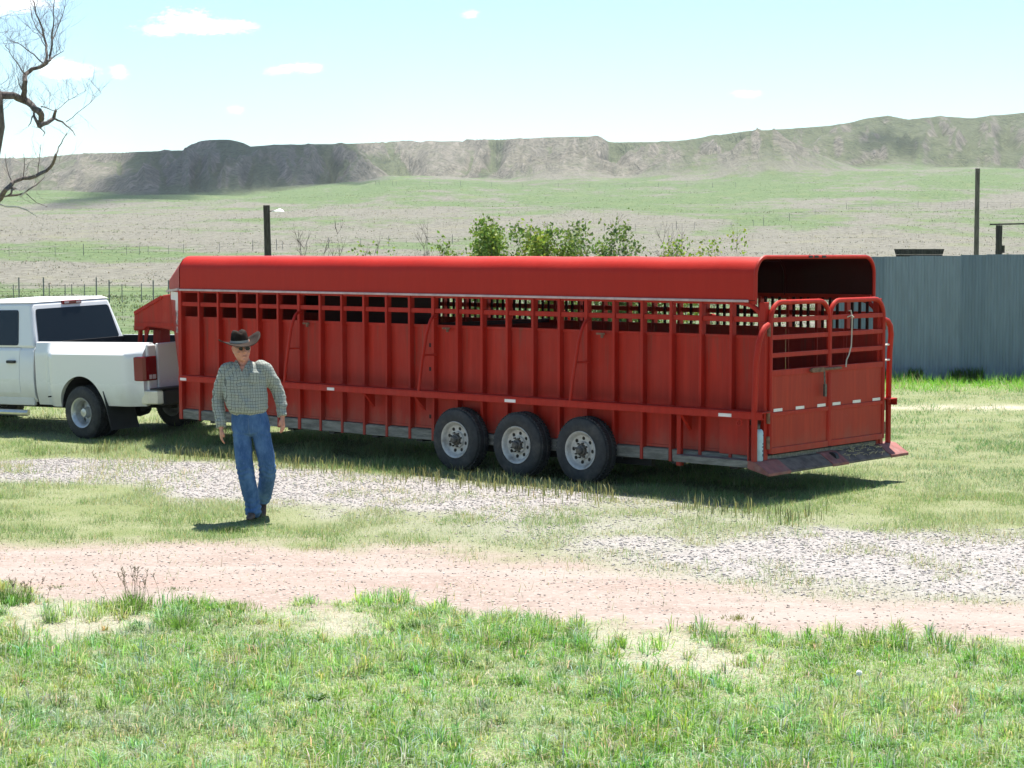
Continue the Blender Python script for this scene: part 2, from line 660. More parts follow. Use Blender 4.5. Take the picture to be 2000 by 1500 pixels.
M['denim'] = denim_mat()
for k_, (c_, r_) in enumerate((((.165, .215, .27), .5), ((.205, .255, .31), .55), ((.145, .195, .25), .45))):
    M['steel%d' % k_] = material('blue_grey_sheet_steel', c_, r_, .15, var=.10, vscale=2.0, stretch=(5, 5, .5), dirt=(.14, .165, .18), dirt_amt=.35, dirt_scale=2.5)
M['lampwhite'] = material('white_lamp_enamel', (.85, .85, .82), .35)
M['bark'] = material('dark_bark', (.13, .108, .098), .95, var=.45, vscale=22, stretch=(1, 1, .4), bump=.6, bscale=30)
M['twig'] = material('grey_violet_twig', (.15, .12, .13), .9)
M['deadbranch'] = material('barkless_wood', (.50, .47, .42), .9)
M['shrubbark'] = material('shrub_bark', (.12, .10, .088), .95, var=.3, vscale=30)
M['leaf'] = leaf_material('shrub_leaf')
M['grass'] = leaf_material('grass_blade', trans=.42, rough=.5)
M['pebble'] = None
M['seedstalk'] = material('dry_seed_stalk', (.28, .21, .15), .9)
M['fluff'] = material('white_seed_fluff', (.85, .85, .83), .9)

M['stepwood'] = material('muddy_step_plate', (.115, .095, .080), .85, var=.4, vscale=9, dirt=(.20, .155, .135), dirt_amt=.6, dirt_scale=5, bump=.4, bscale=30)
M['wirepost'] = material('weathered_fence_post', (.21, .20, .19), .9, var=.3, vscale=9)

M['redstep'] = material('trodden_red_plate', (.25, .085, .070), .7, var=.3, vscale=9, dirt=(.24, .165, .14), dirt_amt=.7, dirt_scale=6)
# ================================================================== terrain
TR_O = np.array([2.583, 21.103])          # rear near corner of the trailer
TR_YAW = R(139)
TK_G = np.array([-5.76, 30.31, -0.07])    # ground under the rear axle of the pickup
TK_YAW = R(143)
TK_X = np.array([math.cos(TK_YAW), math.sin(TK_YAW)])
TK_L = np.array([-math.sin(TK_YAW), math.cos(TK_YAW)])

D_TAB = [3, 46, 60, 80, 110, 150, 190, 220, 260, 300, 360, 450, 600, 800, 950]
V_TAB = [None, 718, 664, 620, 598, 586, 577, 541, 506, 483, 455, 424, 396, 372, 357]
Z_TAB = [0.0 if v is None else CAM_H + (491 - v) / FPX * d for d, v in zip(D_TAB, V_TAB)]
Z_TAB[1] = 0.0
CREST_U = [-700, -300, 0, 60, 110, 150, 200, 240, 330, 355, 385, 465, 500, 560, 620, 700, 790, 960, 1040, 1060, 1170, 1188, 1290, 1340, 1450, 1560, 1640, 1680, 1730, 1770, 1830, 1890, 1940, 2000, 2200, 2600]
CREST_V = [300, 312, 311, 309, 307, 303, 300, 299, 296, 295, 294, 290, 287, 284, 283, 282, 277, 274, 272, 270, 268, 279, 279, 275, 258, 252, 246, 235, 228, 236, 229, 233, 227, 222, 214, 230]
TOE_U = [-700, 0, 150, 260, 500, 700, 760, 900, 1000, 1250, 1500, 1700, 2000, 2600]
TOE_D = [1080, 1080, 1060, 900, 890, 960, 1130, 1140, 1010, 985, 960, 1050, 1060, 1000]
TOE_V = [372, 372, 372, 374, 372, 362, 350, 348, 356, 350, 344, 338, 332, 330]
RIM = 300.0


TAN_U = [-700, 0, 250, 500, 740, 800, 1180, 1260, 1600, 1700, 2000, 2600]
TAN_V = [.75, .75, .80, .60, .62, .92, .92, .58, .55, .48, .52, .52]


def relief(u, d):
    """spurs (1) and gullies (0) running down the bluffs"""
    wq = .9 * VN2(u / 80 + 2, d / 140) + .35 * VN3(u / 30, d / 60)
    a = 1 - np.abs(2 * VN1(u / 62 + wq, d / 420 + 4) - 1)
    b = 1 - np.abs(2 * VN2(u / 24 + 1.6 * wq, d / 260 + 8) - 1)
    c = 1 - np.abs(2 * VN3(u / 10.5 + 2.5 * wq, d / 160 + 2) - 1)
    return .58 * a + .29 * b + .13 * c


def zg(x, y):
    x = np.asarray(x, float)
    y = np.asarray(y, float)
    r = np.hypot(x, y)
    yy = np.maximum(y, r * .35)           # only the half in front of the camera is modelled in detail
    u = 1000 + FPX * x / yy
    d = yy
    z = np.interp(d, D_TAB, Z_TAB)
    far = smooth(60, 260, d)
    z = z + far * (VN1.fbm(x / 70, y / 55, 4) - .5) * np.interp(d, [60, 300, 900], [.5, 2.6, 7.0])
    # toe height differs from left to right
    zt = CAM_H + (491 - np.interp(u, TOE_U, TOE_V)) / FPX * 950
    z = z + (zt - Z_TAB[-1]) * smooth(350, 950, d)
    # hills
    toe = np.interp(u, TOE_U, TOE_D)
    spur = 1 - np.abs(2 * VN2(u / 150 + 3.1, d * 0 + .5) - 1)
    spur2 = 1 - np.abs(2 * VN2(u / 47 + 31.7 + .3 * VN3(u / 60, d / 160), d / 900 + 9.1) - 1)
    toe = toe + 80 * (spur - .5) + 26 * (spur2 - .5)
    crest = toe + RIM + 40 * (VN3(u / 120, u * 0) - .5)
    s = (d - toe) / (crest - toe)
    vc = np.interp(u, CREST_U, CREST_V)
    zc = CAM_H + (491 - vc) / FPX * crest
    z_toe = CAM_H + (491 - np.interp(u, TOE_U, TOE_V)) / FPX * toe
    sc = np.clip(s, 0, 1)
    tn = np.interp(u, TAN_U, TAN_V)
    ex = np.interp(tn, [.35, .9], [1.10, 1.32])
    rim_ = np.interp(tn, [.35, .9], [.03, .13])
    prof = (1 - rim_) * sc ** ex + rim_ * smooth(.88, .98, sc)
    gul = relief(u, d) - .5
    wv = np.sin(np.pi * np.clip(sc, 0, 1)) ** .8
    hill = z_toe + (zc - z_toe) * prof + wv * (gul * np.interp(tn, [.35, .9], [27, 27]) + (VN3.fbm(u / 70, d / 110, 4, .45) - .5) * 8)
    hill = hill - np.maximum(s - 1, 0) * 3 + np.where(s > 1, (VN3.fbm(u / 20, d / 90, 3) - .5) * 1.2 * smooth(1, 1.1, s), 0)
    ub = smooth(325, 400, u + 8 * (VN2(u / 9, u * 0) - .5)) ** .8 * smooth(530, 448, u) ** .8
    hill = hill + ub * smooth(60, 105, d - crest) * smooth(420, 330, d - crest) * 12.2
    m = smooth(-.12, .06, s)
    z = z * (1 - m) + np.maximum(hill, z) * m
    # free-standing knolls at the foot of the hills
    for uc, wu, dc, wd, hgt in ((1495, 95, 980, 85, 21), (1330, 70, 1005, 70, 14), (1110, 110, 1050, 90, 14), (1725, 80, 1130, 120, 9),
                                (1610, 60, 1010, 60, 6), (1880, 120, 1130, 100, 9), (920, 130, 1080, 80, 4)):
        q = ((u - uc) / wu) ** 2 + ((d - dc) / wd) ** 2
        z = z + hgt * np.exp(-q * 1.1) * (1 + .35 * (VN2.fbm(u / 24, d / 40, 3) - .5))
    # falls away behind the plateau
    z = np.where(d > 1900, z * np.clip(1 - (d - 1900) / 900, .6, 1), z)
    # near ground: small unevenness, lower towards the pickup
    near = 1 - smooth(40, 70, d)
    z = z + near * ((VN2.fbm(x / 2.6, y / 2.6, 4) - .5) * .07)
    px = x - TK_G[0]
    py = y - TK_G[1]
    a = px * TK_X[0] + py * TK_X[1]
    b = -(px * TK_L[0] + py * TK_L[1])
    wgt = 1 - smooth(4.2, 9.0, np.hypot(a - 1.6, b))
    z = z + wgt * (TK_G[2] - .024 * np.clip(a, -4, 6) + .035 * np.clip(b, -4, 4))
    # two faint wheel ruts in the drive
    return z


def curve(points):
    p = np.array([on_ground(u, v)[:2] for u, v in points])
    return p[:, 0], p[:, 1]


C_FRONT = curve([(-900, 1120), (-300, 1135), (0, 1150), (120, 1175), (200, 1195), (330, 1200), (430, 1180), (700, 1195), (1000, 1205), (1300, 1232), (1600, 1250), (2000, 1272), (2800, 1330)])
C_DIRT = curve([(-900, 1035), (0, 1050), (400, 1052), (800, 1064), (1100, 1082), (1300, 1112), (1500, 1142), (2000, 1168), (2800, 1200)])
C_WHITE = curve([(-900, 1034), (0, 1049), (400, 1051), (800, 1058), (1050, 1060), (1250, 1052), (1400, 1046), (1500, 1041), (1700, 1040), (2000, 1045), (2800, 1060)])
C_BTOP = curve([(-900, 862), (0, 879), (300, 894), (560, 914), (800, 936), (1000, 953), (1170, 969), (1300, 985)])
C_BBOT = curve([(-900, 905), (0, 928), (270, 940), (380, 964), (700, 993), (1000, 1002), (1170, 980), (1300, 985)])


def zones(x, y):
    """per point: front grass, dirt, white gravel, sparse verge, sand strip, all 0..1"""
    x = np.asarray(x, float)
    y = np.asarray(y, float)
    n = (VN1.fbm(x / .9, y / .9, 4) - .5) * 2
    n2 = (VN2.fbm(x / .28, y / .28, 3) - .5) * 2
    jit = n * .75 + n2 * .28
    k = y / 17.0
    cf, cd, cw = (np.interp(x, *c) for c in (C_FRONT, C_DIRT, C_WHITE))
    bt, bb = np.interp(x, *C_BTOP), np.interp(x, *C_BBOT)
    front = 1 - smooth(-.25, .30, y - cf - jit * .8)
    dirt = smooth(-.2, .35, y - cf - jit * .8) * (1 - smooth(-.8, .5, y - cd - jit * .9))
    wr = smooth(-.9, .6, y - cd - jit * .9) * (1 - smooth(-.4, .7, y - cw - jit * .8)) * smooth(-.4, 1.8, x + jit * 1.2)
    lim = 1 - smooth(1.2, 2.6, x + n)
    wl = smooth(-1.1, .3, y - bb - jit * .8) * (1 - smooth(-.1, .7, y - bt - jit * .5)) * lim
    # thin, half bare verge between the two gravel patches
    sp = np.exp(-((x - .9) / 2.0) ** 2 - ((y - 19.3) / 1.25) ** 2) * .8
    sand = np.exp(-((y - 33.9 - .4 * n) / .5) ** 2) * smooth(5.5, 6.6, x) * np.clip(.75 + .7 * n2, 0, 1)
    return front, np.clip(dirt, 0, 1), np.clip(np.maximum(wr, wl), 0, 1), sp, sand


def front_bare(x, y):
    """worn, thatchy patches in the near lawn, mostly just below the road"""
    e = y - np.interp(x, *C_FRONT)
    big = VN1.fbm(x / 1.1 + 7, y / 1.3, 4, .55)
    b = smooth(.56, .34, big + .12 * (VN3.fbm(x / .22, y / .25, 2) - .5)) * smooth(-2.3, -1.2, e) * smooth(.2, -.15, e)
    return np.clip(b + smooth(.36, .26, big) * smooth(-2.0, -2.6, e) * .8, 0, 1)


GREEN_U = [-400, 0, 250, 500, 750, 1000, 1250, 1500, 1750, 2000, 2500]
GREEN_V = [330, 350, 365, 380, 400, 415, 430, 450, 465, 480, 495, 510, 525, 545, 565, 585, 620, 700]
GREEN = np.array([
    [.3, .3, .3, .3, .3, .3, .3, .4, .5, .7, .7],
    [.6, .6, .7, .7, .6, .6, .5, .7, .8, .8, .8],
    [.8, .8, .9, .9, .9, .8, .8, .9, .7, .6, .6],
    [.8, .8, .9, .9, .9, .8, .8, .8, .6, .3, .3],
    [.7, .7, .6, .6, .4, .6, .8, .7, .4, .2, .2],
    [.3, .3, .3, .3, .2, .3, .6, .6, .5, .7, .7],
    [.2, .2, .2, .5, .3, .2, .3, .7, .7, .8, .8],
    [.2, .1, .1, .3, .3, .1, .2, .7, .5, .5, .5],
    [.3, .3, .2, .4, .3, .3, .2, .2, .2, .4, .4],
    [.6, .6, .5, .5, .5, .5, .5, .2, .2, .3, .3],
    [.6, .7, .7, .6, .6, .4, .3, .1, .1, .2, .2],
    [.7, .8, .6, .5, .3, .3, .3, .3, .3, .3, .3],
    [.1, .1, .1, .2, .3, .3, .3, .3, .3, .3, .3],
    [.1, .1, .1, .2, .3, .3, .3, .3, .3, .3, .3],
    [.5, .5, .6, .7, .4, .4, .4, .4, .4, .4, .4],
    [.9, .9, .9, .8, .6, .6, .6, .6, .6, .6, .6],
    [.8, .8, .8, .8, .7, .7, .7, .7, .7, .7, .7],
    [.8] * 11])


def greenness(x, y, z):
    u, v = view_uv(x, np.maximum(y, 1), z)
    ui = np.interp(u, GREEN_U, np.arange(len(GREEN_U)))
    vi = np.interp(v, GREEN_V, np.arange(len(GREEN_V)))
    i = np.clip(np.floor(vi).astype(int), 0, len(GREEN_V) - 2)
    j = np.clip(np.floor(ui).astype(int), 0, len(GREEN_U) - 2)
    fi, fj = vi - i, ui - j
    g = (GREEN[i, j] * (1 - fj) + GREEN[i, j + 1] * fj) * (1 - fi) + (GREEN[i + 1, j] * (1 - fj) + GREEN[i + 1, j + 1] * fj) * fi
    g = g + (VN3.fbm(x / 26, y / 34, 5, .6) - .5) * 1.15
    return np.clip(g, 0, 1)


# -- one polar sheet of ground out to the horizon, cut into ground, hills, road and gravel
az_f = np.radians(np.linspace(-18.5, 18.5, 380))
az_c1 = np.radians(np.linspace(-180, -19.5, 60))
az_c2 = np.radians(np.linspace(19.5, 180, 60))[:-1]
AZ = np.concatenate([az_c1, az_f, az_c2])
RR = np.concatenate([[0.4, 2, 4, 6, 7.5], np.geomspace(8.5, 46, 260), np.geomspace(47, 860, 150), np.linspace(866, 1420, 110), np.linspace(1440, 1900, 14), [2050, 2250]])
AA, RA = np.meshgrid(AZ, RR)
GX, GY = RA * np.sin(AA), RA * np.cos(AA)
GZ = zg(GX, GY)
na, nr = len(AZ), len(RR)
gfr, gdi, gwh, gsp, gsa = zones(GX, GY)
ggr = greenness(GX, GY, GZ)
inhill = GY
tu = 1000 + FPX * GX / np.maximum(GY, .35 * RA)
hillness = smooth(-.14, .12, (GY - np.interp(tu, TOE_U, TOE_D)) / RIM)
for uc, wu, dc, wd in ((1495, 105, 985, 85), (1330, 80, 1010, 70), (1110, 120, 1050, 90)):
    hillness = np.maximum(hillness, np.exp(-(((tu - uc) / wu) ** 2 + ((GY - dc) / wd) ** 2) * .8) * 1.1)
hillness = np.clip(hillness, 0, 1)
nearm = 1 - smooth(44, 60, RA)
zoneA = np.stack([gdi * nearm, gwh * nearm, gsp * nearm], -1).reshape(-1, 3)
ghol = smooth(.25, .75, relief(tu, GY) + .2 * (VN1.fbm(GX / 9, GY / 14, 3) - .5))
ghol = np.clip(ghol + (np.interp(tu, TAN_U, TAN_V) - .85) * 1.1, 0, 1)
for uc, wu, dc, wd in ((1495, 80, 985, 70), (1330, 60, 1010, 60), (1110, 100, 1050, 80)):
    ghol = np.clip(ghol + .55 * np.exp(-(((tu - uc) / wu) ** 2 + ((GY - dc) / wd) ** 2)), 0, 1)
zoneB = np.stack([ggr, hillness, gsa * nearm + ghol * (1 - nearm)], -1).reshape(-1, 3)
gbare = front_bare(GX, GY) * gfr
zoneC = np.stack([gfr * nearm, nearm, gbare * nearm], -1).reshape(-1, 3)
V = np.stack([GX, GY, GZ], -1).reshape(-1, 3)
ii, jj = np.meshgrid(np.arange(nr - 1), np.arange(na), indexing='ij')
jn = (jj + 1) % na
Fq = np.stack([ii * na + jj, ii * na + jn, (ii + 1) * na + jn, (ii + 1) * na + jj], -1).reshape(-1, 4)
fc = V[Fq].mean(1)
fr_, fd_, fw_, fs_, _ = zones(fc[:, 0], fc[:, 1])
rad = np.hypot(fc[:, 0], fc[:, 1])
is_dirt = (fd_ > .5) & (rad < 44)
is_grav = (fw_ > .5) & (rad < 44) & ~is_dirt
is_hill = (rad > 850) & ~is_dirt & ~is_grav


def ground_mat():
    m = bpy.data.materials.new('open_ground')
    m.use_nodes = True
    t = NT(m.node_tree)
    p = t.n['Principled BSDF']
    pos = t.node('ShaderNodeNewGeometry').outputs['Position']
    A, B, Cc = t.attr('zoneA'), t.attr('zoneB'), t.attr('zoneC')
    dirt, white, sparse = t.sep(A)
    green, hill, sand = t.sep(B)
    front, near, bare = t.sep(Cc)
    n_f = t.noise(pos, 55.0, 4.0, .7)
    n_m = t.noise(pos, 9.0, 5.0, .65)
    n_l = t.noise(pos, 1.1, 5.0, .6)
    # soil and thatch under the near grass
    soil = t.mix(t.ramp(n_f, .3, .7), (.135, .155, .07), (.28, .29, .175))
    soil = t.mix(t.ramp(n_l, .35, .65), soil, (.165, .19, .085))
    soil = t.mix(t.math('MULTIPLY', bare, .75), soil, t.mix(t.ramp(n_f, .3, .7), (.24, .215, .175), (.41, .385, .325)))
    # stony drive
    vor = t.node('ShaderNodeTexVoronoi')
    t.put(vor.inputs['Vector'], pos)
    vor.inputs['Scale'].default_value = 36.0
    cell = vor.outputs['Color']
    cr, cg, cb = t.sep(cell)
    dirtc = t.mix(t.ramp(n_l, .3, .7), (.255, .20, .172), (.30, .246, .216))
    dirtc = t.mix(t.ramp(cr, .55, .95), dirtc, (.34, .28, .25))
    dirtc = t.mix(t.math('MULTIPLY', t.ramp(cg, .86, .98), .5), dirtc, (.21, .16, .14))
    dirtc = t.mix(t.math('MULTIPLY', t.ramp(n_f, .55, .75), .35), dirtc, (.24, .18, .155))
    band = t.noise(t.mapping(pos, (.16, 1.5, 1)), 1.0, 4.0, .6)
    dirtc = t.mix(t.math('MULTIPLY', t.ramp(band, .48, .66), .55), dirtc, (.33, .288, .26))
    dirtc = t.mix(t.math('MULTIPLY', t.ramp(band, .44, .30), .40), dirtc, (.31, .21, .175))
    gravc = t.mix(t.ramp(cr, .1, .8), (.235, .218, .208), (.33, .313, .30))
    gravc = t.mix(t.math('MULTIPLY', t.ramp(cb, .80, .97), .45), gravc, (.19, .175, .17))
    gravc = t.mix(t.math('MULTIPLY', t.ramp(n_m, .5, .7), .3), gravc, (.36, .295, .265))
    c = soil
    c = t.mix(t.math('MULTIPLY', sparse, .8), c, gravc)
    c = t.mix(dirt, c, dirtc)
    c = t.mix(white, c, gravc)
    c = t.mix(sand, c, (.40, .36, .28))
    # pasture and hills
    ps = t.mapping(pos, (1, .8, 1))
    f1 = t.noise(ps, .9, 6.0, .72)
    f2 = t.noise(ps, .11, 6.0, .68)
    f3 = t.noise(ps, .028, 5.0, .62)
    dry = t.mix(t.ramp(f1, .35, .65), (.118, .113, .092), (.20, .192, .16))
    dry = t.mix(t.math('MULTIPLY', t.ramp(f2, .5, .7), .6), dry, (.19, .185, .12))
    grn = t.mix(t.ramp(f1, .35, .65), (.068, .112, .042), (.122, .172, .072))
    grn = t.mix(t.math('MULTIPLY', t.ramp(f2, .52, .72), .5), grn, (.175, .185, .095))
    gf = t.math('ADD', green, t.math('MULTIPLY', t.math('SUBTRACT', f2, .5), 2.0))
    gf = t.math('ADD', gf, t.math('MULTIPLY', t.math('SUBTRACT', f3, .5), 1.1))
    past = t.mix(t.math('MULTIPLY', t.ramp(gf, .32, .78), .92), dry, grn)
    # bluff slopes: pale clay, sparse grass, dark shrubs
    nz = t.sep(t.node('ShaderNodeNewGeometry').outputs['Normal'])[2]
    h1 = t.noise(pos, .045, 6.0, .7)
    h2 = t.noise(pos, .25, 6.0, .72)
    clay = t.mix(t.ramp(h2, .35, .68), (.118, .112, .088), (.222, .206, .166))
    clay = t.mix(t.math('MULTIPLY', t.ramp(h1, .62, .75), .7), clay, (.27, .235, .20))
    hgrn = t.mix(t.ramp(h2, .3, .7), (.068, .090, .045), (.125, .142, .075))
    steep = t.ramp(nz, .80, .985)
    hf = t.math('ADD', t.math('MULTIPLY', steep, .45), t.math('MULTIPLY', t.math('SUBTRACT', h1, .42), 1.3))
    hf = t.math('ADD', hf, t.math('MULTIPLY', t.math('SUBTRACT', 0.80, sand), .95))
    rill = t.noise(t.mapping(pos, (.16, .022, .05)), 1.0, 5.0, .68, .6)
    clay = t.mix(t.math('MULTIPLY', t.ramp(rill, .50, .68), .65), clay, (.30, .268, .23))
    clay = t.mix(t.math('MULTIPLY', t.ramp(rill, .46, .32), .60), clay, (.075, .075, .055))
    hillc = t.mix(t.math('MULTIPLY', t.ramp(hf, .30, .80), .9), clay, hgrn)
    vs = t.node('ShaderNodeTexVoronoi')
    t.put(vs.inputs['Vector'], pos)
    vs.inputs['Scale'].default_value = .34
    shrub = t.math('MULTIPLY', t.ramp(vs.outputs['Distance'], .42, .22), t.ramp(t.sep(vs.outputs['Color'])[0], .40, .5))
    hillc = t.mix(t.math('MULTIPLY', shrub, .7), hillc, (.05, .06, .04))
    far = t.mix(hill, past, hillc)
    c = t.mix(near, far, c)
    t.put(p.inputs['Base Color'], c)
    p.inputs['Roughness'].default_value = .95
    p.inputs['Specular IOR Level'].default_value = .15
    hgt = t.math('ADD', t.math('MULTIPLY', n_f, .5), t.math('MULTIPLY', vor.outputs['Distance'], -.7))
    b1 = t.bump(hgt, .35, .02)
    bn = t.node('ShaderNodeBump')
    t.put(bn.inputs['Height'], t.math('ADD', t.math('MULTIPLY', f1, .4), t.math('MULTIPLY', t.math('ADD', t.math('MULTIPLY', h2, 4.0), t.math('MULTIPLY', rill, 9.0)), hill)))
    bn.inputs['Strength'].default_value = .8
    bn.inputs['Distance'].default_value = .8
    t.put(bn.inputs['Normal'], b1)
    mixn = t.node('ShaderNodeMix', data_type='VECTOR')
    t.put(mixn.inputs['Factor'], near)
    t.put(mixn.inputs[4], bn.outputs[0])
    t.put(mixn.inputs[5], b1)
    t.put(p.inputs['Normal'], mixn.outputs[1])
    return m


M['ground'] = ground_mat()


def sheet(name, mask):
    f = Fq[mask]
    used, inv = np.unique(f, return_inverse=True)
    me = array_mesh(name, V[used], inv.reshape(f.shape), smooth_shade=True,
                    attrs={'zoneA': zoneA[used], 'zoneB': zoneB[used], 'zoneC': zoneC[used]})
    return tag(link(name, me, M['ground']), kind='structure')


sheet('ground', ~is_dirt & ~is_grav & ~is_hill)
sheet('dirt_road', is_dirt)
sheet('gravel_path', is_grav)
sheet('hills', is_hill)


# -- the cloud whose shade lies on the left bluff: high above the hills, out of the picture
def ground_depth(u, v, lo=60, hi=1500):
    """distance at which the ground shows at this point of the view"""
    ds = np.geomspace(lo, hi, 1500)
    x = (u - 1000) / FPX * ds
    _, vv = view_uv(x, ds, zg(x, ds))
    idx = np.where(vv <= v)[0]
    return float(ds[idx[0]]) if len(idx) else float(hi)


def shade_cloud(outline, alt, seed, thick=1.0):
    pts = []
    for u, v, d in outline:
        if d is None:
            d = ground_depth(u, v)
        x = (u - 1000) / FPX * d
        z = float(zg(x, d))
        k = (alt - z) / SUN_DIR.z
        pts.append((x + SUN_DIR.x * k, d + SUN_DIR.y * k))
    # finer, billowy rim
    rim = []
    rs = random.Random(seed)
    for i, (x, y) in enumerate(pts):
        x2, y2 = pts[(i + 1) % len(pts)]
        n = max(2, int(math.hypot(x2 - x, y2 - y) / 16))
        for q in range(n):
            f = q / n
            rim.append((x + (x2 - x) * f + rs.uniform(-3, 3) * thick, y + (y2 - y) * f + rs.uniform(-5, 5) * thick))
    cx = sum(p[0] for p in rim) / len(rim)
    cy = sum(p[1] for p in rim) / len(rim)
    b = MB()
    rings = []
    for k, (q, z) in enumerate(((.02, -18), (.6, -16), (.85, -10), (1.06, 0), (.96, 12), (.82, 36), (.55, 62), (.25, 76), (.02, 80))):
        rings.append([(cx + (x - cx) * q, cy + (y - cy) * q, alt + thick * (z + (rs.uniform(-7, 7) if 3 < k < 8 else 0))) for x, y in rim])
    b.loft(rings)
    return tag(b.build('cloud', M['cloud'], sm=True, angle=180), kind='structure')


cm_ = bpy.data.materials.new('cloud_vapour')
cm_.use_nodes = True
t_ = NT(cm_.node_tree)
t_.n.clear()
pv = t_.node('ShaderNodeVolumeScatter')
pv.inputs['Color'].default_value = (1, 1, 1, 1)
pv.inputs['Density'].default_value = .027
pv.inputs['Anisotropy'].default_value = .6
t_.l.new(pv.outputs[0], t_.node('ShaderNodeOutputMaterial').inputs['Volume'])
M['cloud'] = cm_
shade_cloud([(60, 409, None), (120, 392, None), (185, 372, None), (215, 340, None), (246, 306, None), (252, 0, 1500), (420, 0, 1700), (560, 0, 1700), (690, 0, 1500), (716, 306, None), (735, 330, None), (752, 351, None), (620, 362, None), (500, 373, None), (300, 392, None)], 620, 3)
shade_cloud([(1662, 292, None), (1690, 262, None), (1716, 248, None), (1745, 250, None), (1772, 268, None), (1812, 288, None), (1790, 302, None), (1720, 306, None)], 640, 5, .30)
# ================================================================== cattle trailer
# local axes: +x forward, +y near side (left of the vehicle), z up; y = 0 is the outer near rub rail
TR = thing('cattle_trailer', 'long red gooseneck cattle trailer with slatted sides and three axles', 'trailer', (TR_O[0], TR_O[1], 0), (0, 0, TR_YAW))
YN, YF = -.21, -2.66           # outer faces of the two side walls
XF = 9.82                      # front corner
PX = [XF - .409 * k for k in range(25)]
Z_LOW, Z_SILL, Z_MID0, Z_MID1, Z_TOP = .49, 1.785, 1.93, 1.99, 2.15


def trb(name, fn, mat='red', parent=None, **kw):
    b = MB()
    fn(b)
    return b.build(name, M[mat], parent or TR, **kw)


# floor and running gear
trb('floor', lambda b: b.box(-.02, XF, YF + .03, YN - .03, .42, .47), 'oldwood')
trb('axle_frame', lambda b: [b.box(1.7, 5.1, YN - .35, YN - .27, .22, .40), b.box(1.7, 5.1, YF + .27, YF + .35, .22, .40),
                             [b.tube([(x, -.2, .36), (x, YF + .02, .36)], .05, 8) for x in (2.36, 3.34, 4.33)],
                             [b.box(x - .05, x + .05, YF + .05, YN - .05, .30, .42) for x in np.arange(.4, 9.8, .8)]], 'black')
for yy, s in ((YN, 1), (YF, -1)):
    for k in range(8):
        x1 = XF - .02 - k * 1.22
        x0 = max(x1 - 1.215, .02)
        a, c_ = sorted((yy - .005 * s, yy - .06 * s))
        o = trb('side_beam', lambda b: b.box(x0, x1, a, c_, .335, .462 + .006 * ((k * 7) % 3)), 'oldwood', bevel=.006)

# wall sheets, one between each pair of posts
for yy, s in ((YN, 1), (YF, -1)):
    for k in range(24):
        x1, x0 = PX[k] - .022, PX[k + 1] + .022
        a, c_ = sorted((yy - .062 * s, yy - .070 * s))
        dent = .004 * math.sin(k * 2.3)
        trb('wall_panel', lambda b: (b.box(x0, x1, a + dent, c_ + dent, Z_LOW, Z_SILL - .02),
                                     b.box(x0, x1, a - .012 + dent, c_ + .012 + dent, Z_SILL - .035, Z_SILL),
                                     b.box(x0, x1, a - .010 + dent, c_ + .010 + dent, Z_LOW - .012, Z_LOW + .02)), 'redpanel', bevel=.003, segs=1)
# posts
for yy, s in ((YN, 1), (YF, -1)):
    for k, x in enumerate(PX):
        wd = .05 if k in (6, 12, 18) else .038
        if k in (0, 24):
            wd = .07
        a, c_ = sorted((yy + .012 * s, yy - .075 * s))
        trb('post', lambda b: b.box(x - wd / 2, x + wd / 2, a, c_, .33, Z_TOP - .002), 'red', bevel=.004, segs=1)
# rails
for yy, s in ((YN, 1), (YF, -1)):
    a, c_ = sorted((yy - .006 * s, yy - .036 * s))
    for k in range(24):
        x1, x0 = PX[k] - .020, PX[k + 1] + .020
        trb('slat_rail', lambda b: b.box(x0, x1, a, c_, Z_MID0, Z_MID1), 'red', bevel=.005, segs=1)
    trb('top_rail', lambda b: b.box(.1, XF, a, c_, Z_TOP - .03, Z_TOP + .04), 'red')
# close upright bars on the far side openings and a solid sheet at the front
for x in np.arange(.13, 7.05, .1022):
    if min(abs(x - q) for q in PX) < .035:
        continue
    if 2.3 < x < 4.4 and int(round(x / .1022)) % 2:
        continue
    trb('bar', lambda b: b.box(x - .017, x + .017, YF + .042, YF + .06, Z_SILL, Z_TOP), 'red_in_shade')
trb('front_liner', lambda b: b.box(7.05, XF, YF + .046, YF + .06, Z_SILL - .02, Z_TOP + .04), 'red_in_shade')
trb('cross_gate', lambda b: [b.box(7.02, 7.05, YF + .06, YN - .06, .5, 2.12)] + [b.box(5.0, 5.04, YF + .06, YN - .06, z, z + .05) for z in (.6, .9, 1.2, 1.5, 1.75)], 'red_in_shade')

# rounded sheet roof
def roof_ring(x, g=0.0, inset=0.0):
    r = .20
    y0, y1, zt = YN + .012 + g - inset, YF - .012 - g + inset, 2.632 + g
    pts = [(x, y0, Z_TOP + .02)]
    for k in range(9):
        a = math.pi / 2 * k / 8
        pts.append((x, y0 - r + r * math.cos(a), zt - r + r * math.sin(a)))
    for k in range(9):
        a = math.pi / 2 + math.pi / 2 * k / 8
        pts.append((x, y1 + r + r * math.cos(a), zt - r + r * math.sin(a)))
    pts.append((x, y1, Z_TOP + .02))
    return pts

